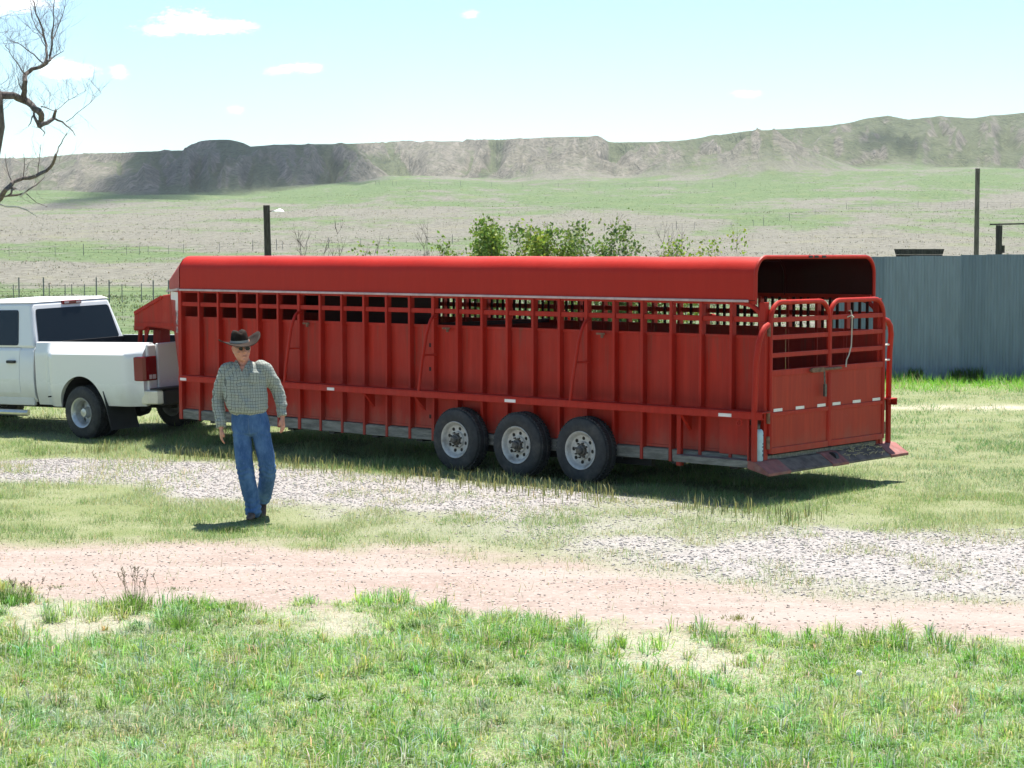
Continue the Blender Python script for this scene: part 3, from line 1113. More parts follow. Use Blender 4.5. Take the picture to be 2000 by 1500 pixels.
xs = list(np.linspace(.10, XF - .02, 24))
rg = [roof_ring(x, .004 * math.sin(i * 1.7)) for i, x in enumerate(xs)]
nose_x = XF + 1.0
def nose_ring(q):
    base = roof_ring(XF + .98 * q)
    out = []
    for (x, y, z) in base:
        ym = (YN + YF) / 2
        out.append((x, ym + (y - ym) * (1 - .50 * q), z - .30 * q * max(0, (z - Z_TOP) / .48)))
    return out
rg_nose = [nose_ring(q) for q in (0.0, .35, .7, 1.0)]
b = MB()
b.loft(rg, caps=False, closed=False)
ri = [[(x, y - (.008 if i_ < 10 else -.008) * 1.0, z - .008) for i_, (x, y, z) in enumerate(q)] for q in rg]
ROOF = b.build('roof', M['redroof'], TR, sm=True, angle=50)
b = MB()
b.loft(ri, caps=False, closed=False)
b.build('roof_shade_skin', M['red_in_shade'], ROOF, sm=True, angle=50)  # extra dark skin under the roof, its shade put into the colour
trb('roof_frame', lambda b: b.tube([(.085, y, z) for (_, y, z) in roof_ring(0, .006)], .022, 8), 'red', sm=True)
for x in np.arange(1.3, 9.6, 1.64):
    trb('roof_bow', lambda b: b.tube([(x, y, z) for (_, y, z) in roof_ring(0, -.035)], .018, 6), 'red_in_shade', sm=True)
for yy, s in ((YN, 1), (YF, -1)):
    a, c_ = sorted((yy + .010 * s, yy + .034 * s))
    trb('drip_edge', lambda b: b.box(.17, XF - .02, a, c_, Z_TOP - .005, Z_TOP + .024), 'dripmetal', bevel=.006)
trb('roof_vent', lambda b: [b.box(.06, .11, -1.22 - q, -1.30 - q, 2.628, 2.655) for q in (0, .12, .28)], 'black')

# tapered nose
b = MB()
b.loft(rg_nose, caps=False, closed=False)
endr = rg_nose[-1]
b.add(endr, [tuple(range(len(endr)))])
b.build('nose_roof', M['redroof'], TR, sm=True, angle=50)
nz = [(XF - .0, YN, 2.17), (XF + .98, -.82, 2.17), (XF + .98, -2.05, 2.17), (XF, YF, 2.17)]
nm_ = [(XF - .0, YN, 1.40), (XF + .90, -.84, 1.47), (XF + .90, -2.03, 1.47), (XF, YF, 1.40)]
nb = [(XF - .0, YN, .75), (XF + .10, -.55, .80), (XF + .10, -2.3, .80), (XF, YF, .75)]
nb2 = [(XF - .0, YN, .47), (XF + .02, -.50, .47), (XF + .02, -2.3, .47), (XF, YF, .47)]
b = MB()
b.loft([nb2, nb, nm_, nz], caps=True)
b.build('nose', M['redpanel'], TR, bevel=.02)
trb('nose_trim', lambda b: b.beam((XF + .02, YN + .015, 2.165), (XF + 1.0, -.79, 2.12), .03, .028), 'dripmetal')
# gooseneck
b = MB()
side = [(XF + .85, 2.10), (XF + 1.35, 2.05), (XF + 2.02, 1.80), (XF + 2.04, 1.50), (XF + 1.80, 1.52), (XF + 1.72, 1.57), (XF + 1.3, 1.55), (XF + .85, 1.47)]
b.prism(side, 'y', -.98, -1.88)
neck = b.build('gooseneck', M['redpanel'], TR, bevel=.02)
trb('neck_rib', lambda b: [b.beam((XF + 1.0, -.972, 1.62), (XF + 1.95, -.972, 1.60), .02, .05), b.beam((XF + 1.36, -.972, 2.02), (XF + 2.0, -.972, 1.77), .02, .05)], 'red', neck)
trb('coupler', lambda b: [b.tube([(XF + 1.93, -1.43, 1.52), (XF + 1.93, -1.43, .98)], .06, 10), b.box(XF + 1.84, XF + 2.02, -1.34, -1.52, 1.30, 1.52),
                          b.tube([(XF + 1.92, -1.02, 1.52), (XF + 1.95, -1.02, 1.12)], .035, 8)], 'red', neck)
trb('brace_plate', lambda b: b.prism([(XF + 1.72, 1.56), (XF + 1.84, 1.56), (XF + 1.84, 1.28)], 'y', -1.03, -1.05), 'red', neck)

# white lettered strip on the nose corner: painted glare above dark and light strokes
na_ = Vector((XF, YN, 0))
nd_ = (Vector((XF + .98, -.82, 0)) - na_).normalized()
nn_ = Vector((-nd_.y, nd_.x, 0))
if nn_.y < 0:
    nn_ = -nn_
def nose_quad(b, s0, s1, z0, z1, off, lean=0.0):
    def P(s_, z):
        k = (z - 1.40) / .77
        return na_ + nd_ * s_ + nn_ * off + Vector((0, 0, z))
    b.add([P(s0, z0), P(s1, z0), P(s1 + lean, z1), P(s0 + lean, z1)], [(0, 1, 2, 3)])
b = MB()
nose_quad(b, .12, .95, 2.00, 2.12, .006)  # long white band painting in the glare on the nose top
nose_quad(b, .10, .44, 1.86, 2.00, .006)
b.build('nose_glare_decal', M['reflect'], TR)
b = MB()
rs = random.Random(5)
for i, s0 in enumerate((.13, .22, .31)):
    nose_quad(b, s0, s0 + .035, 1.72, 1.97, .008)
for z0 in (1.78, 1.66, 1.54):
    for s0 in (.08, .20, .31):
        nose_quad(b, s0, s0 + .028, z0, z0 + .09, .008, .02)
        nose_quad(b, s0 + .028, s0 + .075, z0 + (.0 if rs.random() < .5 else .065), z0 + .025 + (.0 if rs.random() < .5 else .065), .0082)
b.build('nose_lettering', M['reflect'], TR)
b = MB()
for z0 in (1.80, 1.68, 1.57):
    for s0 in (.13, .26, .36):
        nose_quad(b, s0, s0 + .045, z0 - .02, z0 + .03, .0084, .02)
b.build('nose_lettering', M['black'], TR)

# rub rails with reflectors and gussets
for s, y0 in ((1, 0.0), (-1, YF - .21)):
    a, c_ = sorted((y0, y0 - .20 * s))
    rail = trb('rub_rail', lambda b: [b.box(-.14, XF - .2, a, c_, .955, .968),
                                      b.box(-.14, XF - .2, *sorted((y0, y0 - .012 * s)), .886, .957),
                                      b.box(-.14, XF - .2, *sorted((y0 - .014 * s, y0 - .05 * s)), .886, .896)], 'red', bevel=.004, segs=1)
    if s > 0:
        for x in (XF - .31, 6.54, 3.45, .34):
            w_ = .13 if x > 6 else .17
            trb('reflector', lambda b: b.box(x - w_ / 2, x + w_ / 2, .001, .007, .900, .936), 'reflect', rail)
    for x in (8.6, 5.95, 5.05, .95):
        trb('gusset', lambda b: b.prism([(y0 - .02 * s, .884), (y0 - .20 * s, .884), (y0 - .20 * s, .70)], 'x', x - .02, x + .02), 'red', rail)
# bent pipe guards between rail and wall
for s, y0, yw in ((1, -.02, YN), (-1, YF - .19, YF)):
    for x in (7.40, 4.93, 2.49):
        g = trb('pipe_guard', lambda b: b.tube([(x + .05, y0, .96), (x + .02, y0 - .005 * s, 1.2), (x - .06, y0 - .02 * s, 1.66), (x - .085, y0 - .035 * s, 1.77),
                                                (x - .09, y0 - .07 * s, 1.85), (x - .085, y0 - .12 * s, 1.89), (x - .075, yw, 1.90)], .02, 8), 'red', sm=True)
        trb('rung', lambda b: b.tube([(x, y0 - .01 * s, 1.41), (x - .07, yw, 1.415)], .013, 6), 'red', g, sm=True)
    for_x = -.03
    g = trb('corner_guard', lambda b: b.tube([(for_x, y0, .34), (for_x, y0, 1.0), (for_x - .01, y0 - .004 * s, 1.5), (for_x - .035, y0 - .02 * s, 1.72),
                                              (for_x - .045, y0 - .06 * s, 1.82), (for_x - .045, y0 - .12 * s, 1.88), (for_x - .03, yw - .01 * s, 1.905)], .034, 10), 'red', sm=True)
# thin dark plates added in place of the soft smudges under the slats
for x in (7.26, 4.72, 2.27):
    trb('smudge_plate', lambda b: [b.box(x - .07, x + .05, YN - .028, YN - .012, 1.735, 1.755), b.box(x - .05, x - .02, YN - .028, YN - .008, 1.70, 1.75)], 'rust')

# wheels
def wheel_mesh(parts, r=.385, w_=.225, rimr=.215, holes=8):
    tyre = [(rimr - .008, -w_ + .03), (rimr + .01, -w_ + .008), (r - .05, -w_ - .004), (r - .018, -w_ + .012), (r - .004, -w_ + .045), (r, -w_ / 2 - .02),
            (r - .008, -w_ / 2 - .012), (r - .008, -w_ / 2 + .012), (r, -w_ / 2 + .02), (r - .004, -.045), (r - .018, -.012), (r - .05, .004), (rimr + .03, .004), (rimr + .012, -.004), (rimr - .004, -.020)]
    rim = [(rimr - .004, -w_ + .02), (rimr - .02, -w_ + .05), (rimr - .028, -.075), (rimr - .012, -.05), (rimr - .004, -.022), (rimr + .012, .002), (rimr + .008, .008),
           (rimr - .004, .004), (rimr - .018, -.018), (rimr - .030, -.042), (rimr - .040, -.050)]
    bt, br = MB().lathe_y(tyre, 48), MB().lathe_y(rim, 48)
    # tread blocks
    nb = 56
    for k in range(nb):
        a0, a1 = 2 * math.pi * k / nb, 2 * math.pi * (k + .62) / nb
        for y0, y1 in ((-w_ + .035, -w_ / 2 - .035), (-w_ / 2 + .035, -.035)):
            vs = [((r - .01 + d) * math.cos(a), y, (r - .01 + d) * math.sin(a)) for d in (0, .018) for a, y in ((a0, y0), (a1, y0), (a1, y1), (a0, y1))]
            bt.add(vs, [(4, 5, 6, 7), (0, 1, 5, 4), (1, 2, 6, 5), (2, 3, 7, 6), (3, 0, 4, 7)])
    # disc with round hand holes, cut by leaving faces out of a polar grid
    rad_ = np.concatenate([[.075, .10], np.linspace(.108, .172, 12), [rimr - .038]])
    na2 = 160
    prof = lambda q: -.035 - .020 * math.cos((q - .12) / .06 * 1.2) if q > .1 else -.028
    vs = [(q * math.cos(2 * math.pi * k / na2), prof(q), q * math.sin(2 * math.pi * k / na2)) for q in rad_ for k in range(na2)]
    fs = []
    for i in range(len(rad_) - 1):
        qm = (rad_[i] + rad_[i + 1]) / 2
        for k in range(na2):
            a = 2 * math.pi * (k + .5) / na2
            st = 2 * math.pi / holes
            da = (a + .2 + st / 2) % st - st / 2
            if (qm - .140) ** 2 + (qm * da) ** 2 < .0215 ** 2:
                continue
            fs.append((i * na2 + k, i * na2 + (k + 1) % na2, (i + 1) * na2 + (k + 1) % na2, (i + 1) * na2 + k))
    br.add(vs, fs)
    hub = MB().lathe_y([(.001, .045), (.032, .045), (.042, .035), (.046, .0), (.062, -.005), (.066, -.03)], 20)
    hub.lathe_y([(.001, -.03), (.085, -.03), (.085, -.036)], 20)
    for k in range(8):
        a = 2 * math.pi * k / 8
        c = (.086 * math.cos(a), 0, .086 * math.sin(a))
        hub.lathe_y([(.001, .004), (.010, .004), (.012, -.03)], 6, c)
    hub.lathe_y([(.001, -.085), (.185, -.085), (.185, -.12)], 24)
    return bt.mesh('tyre', True), br.mesh('rim', True, 50), hub.mesh('hub', True)


wm = wheel_mesh(None)
def trailer_wheel(x, y, flip, spin):
    wl_ = link('wheel', wm[1], M['rimgrey'], TR)
    wl_.location = (x, y, .395)
    wl_.rotation_euler = (0, spin, math.pi if flip else 0)
    link('tyre', wm[0], M['rubber'], wl_)
    link('hub', wm[2], M['hub'], wl_)
for k, x in enumerate((4.34, 3.345, 2.36)):
    trailer_wheel(x, .015, False, .3 + .9 * k)
    trailer_wheel(x, YF - .225, True, .7 * k)

# rear corner boxes with lamps
for s, y0, yw in ((1, -.02, YN), (-1, YF - .19, YF)):
    a, c_ = sorted((y0 - .012 * s, yw + .005 * s))
    bx = trb('corner_box', lambda b: [b.box(.02, .55, *sorted((yw + .004 * s, yw + .016 * s)), .47, .95),
                                      b.box(.05, .07, a, c_, .36, .952)], 'red', bevel=.005)
    trb('sill_plate', lambda b: b.box(.06, 1.05, a, c_, .355, .43), 'oldwood', bx)
    trb('lamp_bracket', lambda b: b.box(-.01, .048, a + .02, c_ - .02, .82, .93), 'red_in_shade' if s > 0 else 'black', bx)
trb('tie_ring', lambda b: b.tube([(.15 + .035 * math.cos(q), .002, .845 + .035 * math.sin(q)) for q in np.linspace(0, 2 * math.pi, 13)], .009, 6), 'red', sm=True)
trb('jack_leg', lambda b: [b.beam((1.06, YN + .05, .36), (1.06, YN + .05, .88), .05, .05), b.box(1.03, 1.09, YN + .02, YN + .08, .30, .36)], 'red')

# rear gates
def gate(y0, y1, lead):
    """y0 is the hinge side nearer the camera; both lie on the line x = -.06"""
    x = -.06
    zt, zb, r = 2.145, .50, .20
    s0, s1 = max(y0, y1), min(y0, y1)
    path = [(x, s0, zb), (x, s0, zt - r)]
    path += [(x, s0 - r + r * math.cos(a), zt - r + r * math.sin(a)) for a in np.linspace(0, math.pi / 2, 7)[1:]]
    path += [(x, s1 + r - r * math.sin(a), zt - r + r * math.cos(a)) for a in np.linspace(0, math.pi / 2, 7)]
    path += [(x, s1, zb)]
    g = trb('gate', lambda b: b.tube(path, .028, 10), 'red', sm=True)
    for z in (1.955, 1.765, 1.57):
        trb('bar', lambda b: b.box(x - .014, x + .014, s1 + .024, s0 - .024, z - .026, z + .026), 'red', g, bevel=.005)
    for z, h in ((1.375, .034), (.925, .022), (.525, .034)):
        trb('cross_rail', lambda b: b.box(x - .020, x + .020, s1 + .022, s0 - .022, z - h, z + h), 'red', g, bevel=.004)
    for z0, z1 in ((.948, 1.340), (.560, .902)):
        trb('panel', lambda b: b.box(x - .004, x + .008, s1 + .024, s0 - .024, z0, z1), 'redgate', g)
    for k in range(3):
        c = s0 - .15 - k * (s0 - s1 - .30) / 2
        trb('reflector', lambda b: b.box(x - .010, x - .0045, c - .085, c + .085, .952, .985), 'reflect', g)
    hy = s0 + .03 if lead else s1 - .03
    for z in (1.85, .90, .62):
        trb('hinge', lambda b: b.tube([(x, hy, z - .07), (x, hy, z + .07)], .024, 8), 'rust', g, sm=True)
    return g
g1 = gate(-.27, -1.455, True)
g2 = gate(-1.475, -2.655, False)
trb('latch_bar', lambda b: [b.tube([(-.10, -1.02, 1.375), (-.10, -1.66, 1.378)], .016, 8), b.box(-.115, -.085, -1.05, -1.30, 1.35, 1.40)], 'rust', g1)
trb('latch_handle', lambda b: [b.beam((-.105, -1.30, 1.36), (-.11, -1.305, 1.20), .012, .018), b.box(-.125, -.10, -1.285, -1.325, 1.07, 1.21)], 'hub', g1)
# far and near hinge posts and gate stops
for y in (YN - .005, YF - .005):
    trb('gate_post', lambda b: b.box(-.05, .03, y - .035, y + .035, .36, 1.93), 'red', bevel=.005)
for s, y in ((1, YN), (-1, YF)):
    trb('rear_arch', lambda b: b.tube([(.30, y - .02 * s, 2.14)] + [(.30 - .32 * math.sin(a) , y - .02 * s, 1.85 + .29 * math.cos(a)) for a in np.linspace(0.15, math.pi / 2, 7)] + [(-.02, y - .02 * s, 1.6)], .03, 8), 'red', sm=True)
for z in (1.60, 1.42):
    trb('hinge_pin', lambda b: b.tube([(-.05, YF - .03, z), (-.05, YF - .19, z)], .012, 6), 'reflect')

# rear step
b = MB()
prof = [(.02, .43), (-.07, .42), (-.24, .315), (-.24, .29), (.02, .36)]
b.prism(prof, 'y', -.30, YF - .02)
step = b.build('rear_step', M['stepwood'], TR, bevel=.006)
for y0, y1 in ((.02, -.42), (-1.28, -1.62), (YF + .10, YF - .30)):
    b = MB()
    b.prism([(.03, .44), (-.075, .428), (-.25, .318), (-.25, .285), (.03, .35)], 'y', y0, y1)
    b.build('step_cap', M['redstep'], step, bevel=.006)
trb('rubber_stop', lambda b: b.lathe_y([(.001, -1.44), (.07, -1.44), (.07, -1.50), (.001, -1.50)], 14, (-.12, 0, .36)), 'black', step)
b = MB()
rs = random.Random(3)
for k in range(60):
    y = -1.7 - rs.random() * .9
    x = -.05 - rs.random() * .15
    z = .43 + (x + .07) * .62
    a = rs.random() * 3.1
    L = .05 + rs.random() * .08
    b.beam((x, y, z + .012), (x + L * math.cos(a) * .4, y + L * math.sin(a), z + .012 + L * math.cos(a) * .2), .004, .004)
o = b.build('straw', M['straw'], step)
o['kind'] = 'stuff'

# gas-bottle shaped canister strapped in the near corner box
CA = thing('canister', 'pale blue canister with dark lettering in the near rear corner of the red trailer', 'canister',
           tuple((Matrix.Translation((TR_O[0], TR_O[1], 0)) @ Matrix.Rotation(TR_YAW, 4, 'Z') @ Vector((-.005, -.115, .43)))), (0, 0, TR_YAW))
b = MB()
b.lathe_z([(.001, 0), (.060, 0), (.066, .012), (.066, .30), (.062, .325), (.045, .345), (.001, .346)], 20)
b.build('body', M['bluecan'], CA, sm=True)
b = MB()
b.lathe_z([(.001, .345), (.030, .346), (.030, .385), (.018, .40), (.001, .402)], 14)
b.build('cap', M['hub'], CA, sm=True)
# dark strokes printed up the body
b = MB()
def band(z0, z1, a0, a1):
    n_ = 6
    vs = [(.0668 * math.cos(R(a)), .0668 * math.sin(R(a)), z) for z in (z0, z1) for a in np.linspace(a0, a1, n_)]
    b.add(vs, [(i, i + 1, n_ + i + 1, n_ + i) for i in range(n_ - 1)])
for z0, parts_ in ((.05, ((0, .03, 150, 170), (0, .03, 190, 210), (.010, .018, 160, 200))), (.10, ((0, .008, 150, 208), (.014, .022, 150, 208), (0, .02, 150, 162), (.008, .03, 196, 208))),
                   (.147, ((0, .014, 145, 212),)), (.18, ((0, .014, 150, 195),)), (.275, ((0, .014, 160, 215),))):
    for dz0, dz1, a0, a1 in parts_:
        band(z0 + dz0, z0 + dz1, a0 + 30, a1 + 30)
b.build('lettering', M['inkblue'], CA)

# rope end tied to the right gate
RO = thing('rope', 'thin pale rope tied on the right rear gate of the red trailer', 'rope',
           tuple(Matrix.Translation((TR_O[0], TR_O[1], 0)) @ Matrix.Rotation(TR_YAW, 4, 'Z') @ Vector((-.10, -1.80, 1.40))), (0, 0, TR_YAW))
b = MB()
b.tube([(.02, -.05, .62), (.0, -.06, .63), (-.01, -.075, .55), (-.005, -.08, .45), (.0, -.085, .33), (-.005, -.07, .22), (0, -.03, .12), (.01, .005, .06), (.008, .02, -.02)], .008, 6)
b.tube([(.03, -.03, .55), (-.015, -.05, .57), (-.015, -.10, .55), (.03, -.11, .54)], .008, 6)
b.build('strand', M['ropecol'], RO, sm=True)
# ================================================================== pickup
# local axes: +x forward from the rear axle, +y driver's side (towards the camera), z up
TK = thing('pickup_truck', 'white crew cab pickup with dual rear wheels hitched under the red trailer', 'pickup', tuple(TK_G), (R(-1.8), R(1.3), TK_YAW))


def tk(name, fn, mat='white', parent=None, **kw):
    b = MB()
    fn(b)
    return b.build(name, M[mat], parent or TK, **kw)


ARC_R, ARC_Z = .50, .44
def bed_bottom(x):
    if abs(x) < ARC_R:
        return ARC_Z + math.sqrt(max(0, ARC_R ** 2 - x * x)) * .99
    return ARC_Z + .02 if x > 0 else ARC_Z + .06
def flare(x):
    f = 1.0
    if x > .62:
        f = 1 - float(smooth(.62, 1.02, x))
    if x < -.98:
        f = 1 - .55 * float(smooth(-.98, -1.26, -0 + x) if False else smooth(.98, 1.28, -x))
    return f
def bed_y(x, z):
    f = flare(x)
    out = .965 + .20 * f
    if z > 1.26:                                        # shoulder running up to the rail
        q = (z - 1.26) / .16
        return out * (1 - q) + .915 * q + .035 * math.sin(math.pi * min(1, q)) * f
    tuck = .05 * max(0, (.75 - z) / .3) ** 1.5
    return out - tuck - .02 * f * max(0, (1.26 - z) - .45)
bx_ = sorted(set(np.round(np.concatenate([np.linspace(-1.28, -.5, 16), -.5 * np.cos(np.linspace(0, math.pi, 41)), np.linspace(.5, 1.25, 16)]), 4)))
zs_t = np.concatenate([np.linspace(0, 1, 12)])
for s, nm in ((1, 'bed_side'), (-1, 'bed_side')):
    b = MB()
    rings = []
    for x in bx_:
        zb = bed_bottom(x)
        col = [(x, s * (bed_y(x, zb) - .07), zb + .01)]
        col += [(x, s * bed_y(x, zb + (1.26 - zb) * q), zb + (1.26 - zb) * q) for q in zs_t]
        col += [(x, s * bed_y(x, 1.26 + .16 * q), 1.26 + .16 * q) for q in (.2, .4, .6, .8, .95, 1)]
        col += [(x, s * .90, 1.43), (x, s * .84, 1.43), (x, s * .835, .90)]
        rings.append(col)
    b.loft(rings, caps=False, closed=False)
    b.add(rings[0], [tuple(range(len(rings[0])))])
    o = b.build(nm, M['white'], TK, sm=True, angle=40)
    if s > 0:
        SIDE = o
        tk('marker_lamp', lambda b: b.box(-.62, -.52, 1.150, 1.163, .80, .832), 'black', o, bevel=.006)
        tk('fuel_cap', lambda b: b.box(.745, .765, 1.090, 1.150, .60, .62), 'black', o)
# wheel wells
for s in (1, -1):
    tk('wheel_well', lambda b: (b.loft([[( .495 * math.cos(a), y, ARC_Z + .495 * math.sin(a)) for a in np.linspace(0, math.pi, 16)] for y in (s * .55, s * 1.10)], caps=False, closed=False),
                                b.box(-.5, .5, *sorted((s * .55, s * .56)), .40, .94)), 'void')
tk('bed_floor', lambda b: [b.box(-1.24, 1.25, -.83, .83, .86, .90), b.box(1.20, 1.24, -.83, .83, .90, 1.41)], 'void')
tk('bed_liner', lambda b: [b.box(-1.22, 1.20, y, y + .012, .90, 1.425) for y in (-.836, .824)], 'void')
tk('chassis', lambda b: [b.box(-1.25, 4.9, -.50, -.38, .42, .60), b.box(-1.25, 4.9, .38, .50, .42, .60), b.tube([(0, -1.0, .385), (0, 1.0, .385)], .06, 8),
                         b.lathe_y([(.001, -.16), (.15, -.12), (.17, 0), (.15, .12), (.001, .16)], 12, (0, 0, .385)), b.box(-1.0, -.2, -.3, .3, .45, .62), b.box(.4, 3.6, -.6, .6, .38, .50)], 'void')
tg = tk('tailgate', lambda b: b.box(-1.325, -1.275, -.80, .80, .72, 1.415), 'white', bevel=.02)
tk('tailgate_handle', lambda b: b.box(-1.34, -1.323, -.12, .12, 1.20, 1.29), 'black', tg, bevel=.01)
for y0, y1 in ((.81, .985), (-.985, -.81)):
    tk('corner_post', lambda b: b.box(-1.315, -1.262, y0, y1, .70, 1.41), 'white', bevel=.03)
# tail lamps wrap the corner
for s in (1, -1):
    poly = [(-1.335, .825), (-1.335, .985), (-1.325, 1.035), (-1.29, 1.075), (-1.13, 1.108), (-1.10, 1.09), (-1.10, .825)]
    l = tk('tail_light', lambda b: b.prism([(x, s * y) for x, y in poly], 'z', .875, 1.235), 'lens', bevel=.025, segs=3)
    tk('reverse_lamp', lambda b: [b.box(-1.345, -1.332, *sorted((s * .86, s * .92)), .90, .965), b.box(-1.345, -1.332, *sorted((s * .935, s * .985)), .90, .965)], 'clear_lens', l, bevel=.006)
# bumper
bm_ = tk('rear_bumper', lambda b: b.box(-1.55, -1.36, -.905, .905, .50, .74), 'black', bevel=.03)
tk('bumper_step', lambda b: b.box(-1.555, -1.34, -1.0, 1.0, .742, .765), 'black', bm_, bevel=.01)
for s in (1, -1):
    b = MB()
    pl = [(-1.545, .915), (-1.49, .99), (-1.34, 1.045), (-1.20, 1.05), (-1.20, .98), (-1.34, .915)]
    b.prism([(x, s * y) for x, y in pl], 'z', .53, .735)
    b.build('bumper_end', M['bumperwhite'], bm_, bevel=.02, segs=3)
tk('hitch', lambda b: [b.box(-1.62, -1.3, -.05, .05, .42, .52), b.box(-1.4, -1.3, -.4, .4, .42, .48)], 'void', bm_)
tk('cable', lambda b: b.tube([(-1.34, .16, .98), (-1.38, .13, 1.05), (-1.37, .08, .96), (-1.40, .10, .85), (-1.38, .05, .78), (-1.36, .0, .86)], .013, 6), 'black', sm=True)
# mud flaps
for s in (1, -1):
    tk('mud_flap', lambda b: b.prism([(-.50, .72), (-.515, .72), (-.66, .14), (-.645, .14)], 'y', s * .62, s * 1.17), 'black', bevel=.004)

# cab
def cab_sec(x, w0=0.0):
    return [(x, y, z) for y, z in ((.93 - w0, .50), (.985 - w0, .62), (1.0 - w0, .85), (.985 - w0, 1.10), (.955 - w0, 1.30), (.90, 1.345), (-.90, 1.345), (-.955 + w0, 1.30), (-.985 + w0, 1.10), (-1.0 + w0, .85), (-.985 + w0, .62), (-.93 + w0, .50))]
b = MB()
b.loft([cab_sec(1.29, .02), cab_sec(1.34), cab_sec(2.4), cab_sec(3.75), cab_sec(3.95, .01)])
CABL = b.build('cab', M['white'], TK, sm=True, angle=40)
b = MB()
bot = [(1.29, .93), (1.29, -.93), (3.98, -.93), (3.98, .93)]
def house(z):
    q = (z - 1.33) / .62
    q = q * .62 / .72
    xr = 1.29 + .20 * q
    xf = 4.05 - .80 * q
    yy = .945 - .165 * q
    return [(xr, yy, z), (xr, -yy, z), (xf, -yy, z), (xf, yy, z)]
b.loft([house(1.33), house(1.6), house(1.88), house(2.03)])
b.add([(1.55, .70, 2.07), (1.55, -.70, 2.07), (3.1, -.70, 2.07), (3.1, .70, 2.07)] + house(2.03), [(0, 1, 2, 3), (0, 1, 5, 4), (1, 2, 6, 5), (2, 3, 7, 6), (3, 0, 4, 7)])
GH = b.build('cab_roof', M['white'], TK, sm=True, bevel=.05, segs=3, angle=60)
def hx(z):
    return 1.29 + .20 * (z - 1.33) / .72
def hy(z):
    return .945 - .165 * (z - 1.33) / .72
# rear window
def rounded(poly, r=.05, n=4):
    out = []
    m_ = len(poly)
    for i in range(m_):
        p, a, c = Vector(poly[i]), Vector(poly[i - 1]), Vector(poly[(i + 1) % m_])
        u, v = (a - p).normalized(), (c - p).normalized()
        for k in range(n + 1):
            q = k / n
            out.append(tuple(p + u * r * (1 - q) ** 2 + v * r * q ** 2))
    return out
win = rounded([(-.82, 1.405), (.82, 1.405), (.735, 1.93), (-.735, 1.93)], .05)
b = MB()
vs = [(hx(z) - o_, y, z) for o_ in (.012, -.03) for y, z in win]
n_ = len(win)
b.add(vs, [tuple(range(n_))] + [(i, (i + 1) % n_, n_ + (i + 1) % n_, n_ + i) for i in range(n_)])
RW = b.build('rear_window', M['glass'], TK)
for s in (1, -1):
    for poly in ([(1.66, 1.375), (2.60, 1.375), (2.60, 1.92), (1.76, 1.92)], [(2.78, 1.375), (3.72, 1.375), (3.30, 1.92), (2.78, 1.92)]):
        pr = rounded(poly, .05)
        b = MB()
        vs = [(x, s * (hy(z) + o_), z) for o_ in (.010, -.03) for x, z in pr]
        n_ = len(pr)
        b.add(vs, [tuple(range(n_))] + [(i, (i + 1) % n_, n_ + (i + 1) % n_, n_ + i) for i in range(n_)])
        b.build('side_window', M['glass'], TK)
    # doors: skins a few millimetres proud so that the shut lines show
    for x0, x1 in ((1.60, 2.66), (2.68, 3.82)):
        b = MB()
        b.loft([[(x, s * y, z) for y, z in ((.972, .58), (.994, .64), (1.010, .85), (.996, 1.10), (.968, 1.295), (.94, 1.335), (.93, 1.33), (.9, .58))] for x in (x0, x1)])
        d = b.build('door', M['white'], TK, bevel=.008)
        tk('handle', lambda b: b.box(x0 + .07, x0 + .27, *sorted((s * .99, s * 1.035)), 1.10, 1.145), 'black', d, bevel=.012)
    tk('rocker', lambda b: b.box(1.32, 3.85, *sorted((s * .90, s * .965)), .44, .57), 'white', bevel=.02)
    tk('side_step', lambda b: b.tube([(1.45, s * .98, .33), (1.55, s * 1.02, .33), (3.7, s * 1.02, .33), (3.8, s * .98, .33)], .05, 10), 'chrome', sm=True)
    tk('wheel_well', lambda b: b.loft([[(4.29 + .47 * math.cos(a), y, .44 + .47 * math.sin(a)) for a in np.linspace(0, math.pi, 14)] for y in (s * .6, s * 1.004)], caps=False, closed=False), 'void')
tk('brake_light', lambda b: b.box(1.44, 1.50, -.19, .19, 1.975, 2.035), 'lens', bevel=.012)
tk('cargo_lamp', lambda b: [b.box(1.433, 1.441, y, y + .09, 1.987, 2.02) for y in (.075, -.165)], 'clear_lens')
# nose of the truck (left of the picture)
def hood_sec(x, zt, wy):
    return [(x, y, z) for y, z in ((wy - .05, .55), (wy, .75), (wy, 1.0), (wy - .06, zt - .08), (wy - .25, zt), (-wy + .25, zt), (-wy + .06, zt - .08), (-wy, 1.0), (-wy, .75), (-wy + .05, .55))]
b = MB()
b.loft([hood_sec(3.94, 1.33, .99), hood_sec(4.3, 1.31, 1.0), hood_sec(4.9, 1.27, .99), hood_sec(5.2, 1.22, .95), hood_sec(5.28, 1.10, .90)])
b.build('hood', M['white'], TK, sm=True, angle=40)
tk('grille', lambda b: b.box(5.27, 5.31, -.55, .55, .72, 1.12), 'black', bevel=.02)
for s in (1, -1):
    tk('headlight', lambda b: b.box(5.16, 5.30, *sorted((s * .58, s * .90)), .88, 1.10), 'clear_lens', bevel=.03)
tk('front_bumper', lambda b: b.box(5.22, 5.48, -.98, .98, .48, .74), 'chrome', bevel=.05)

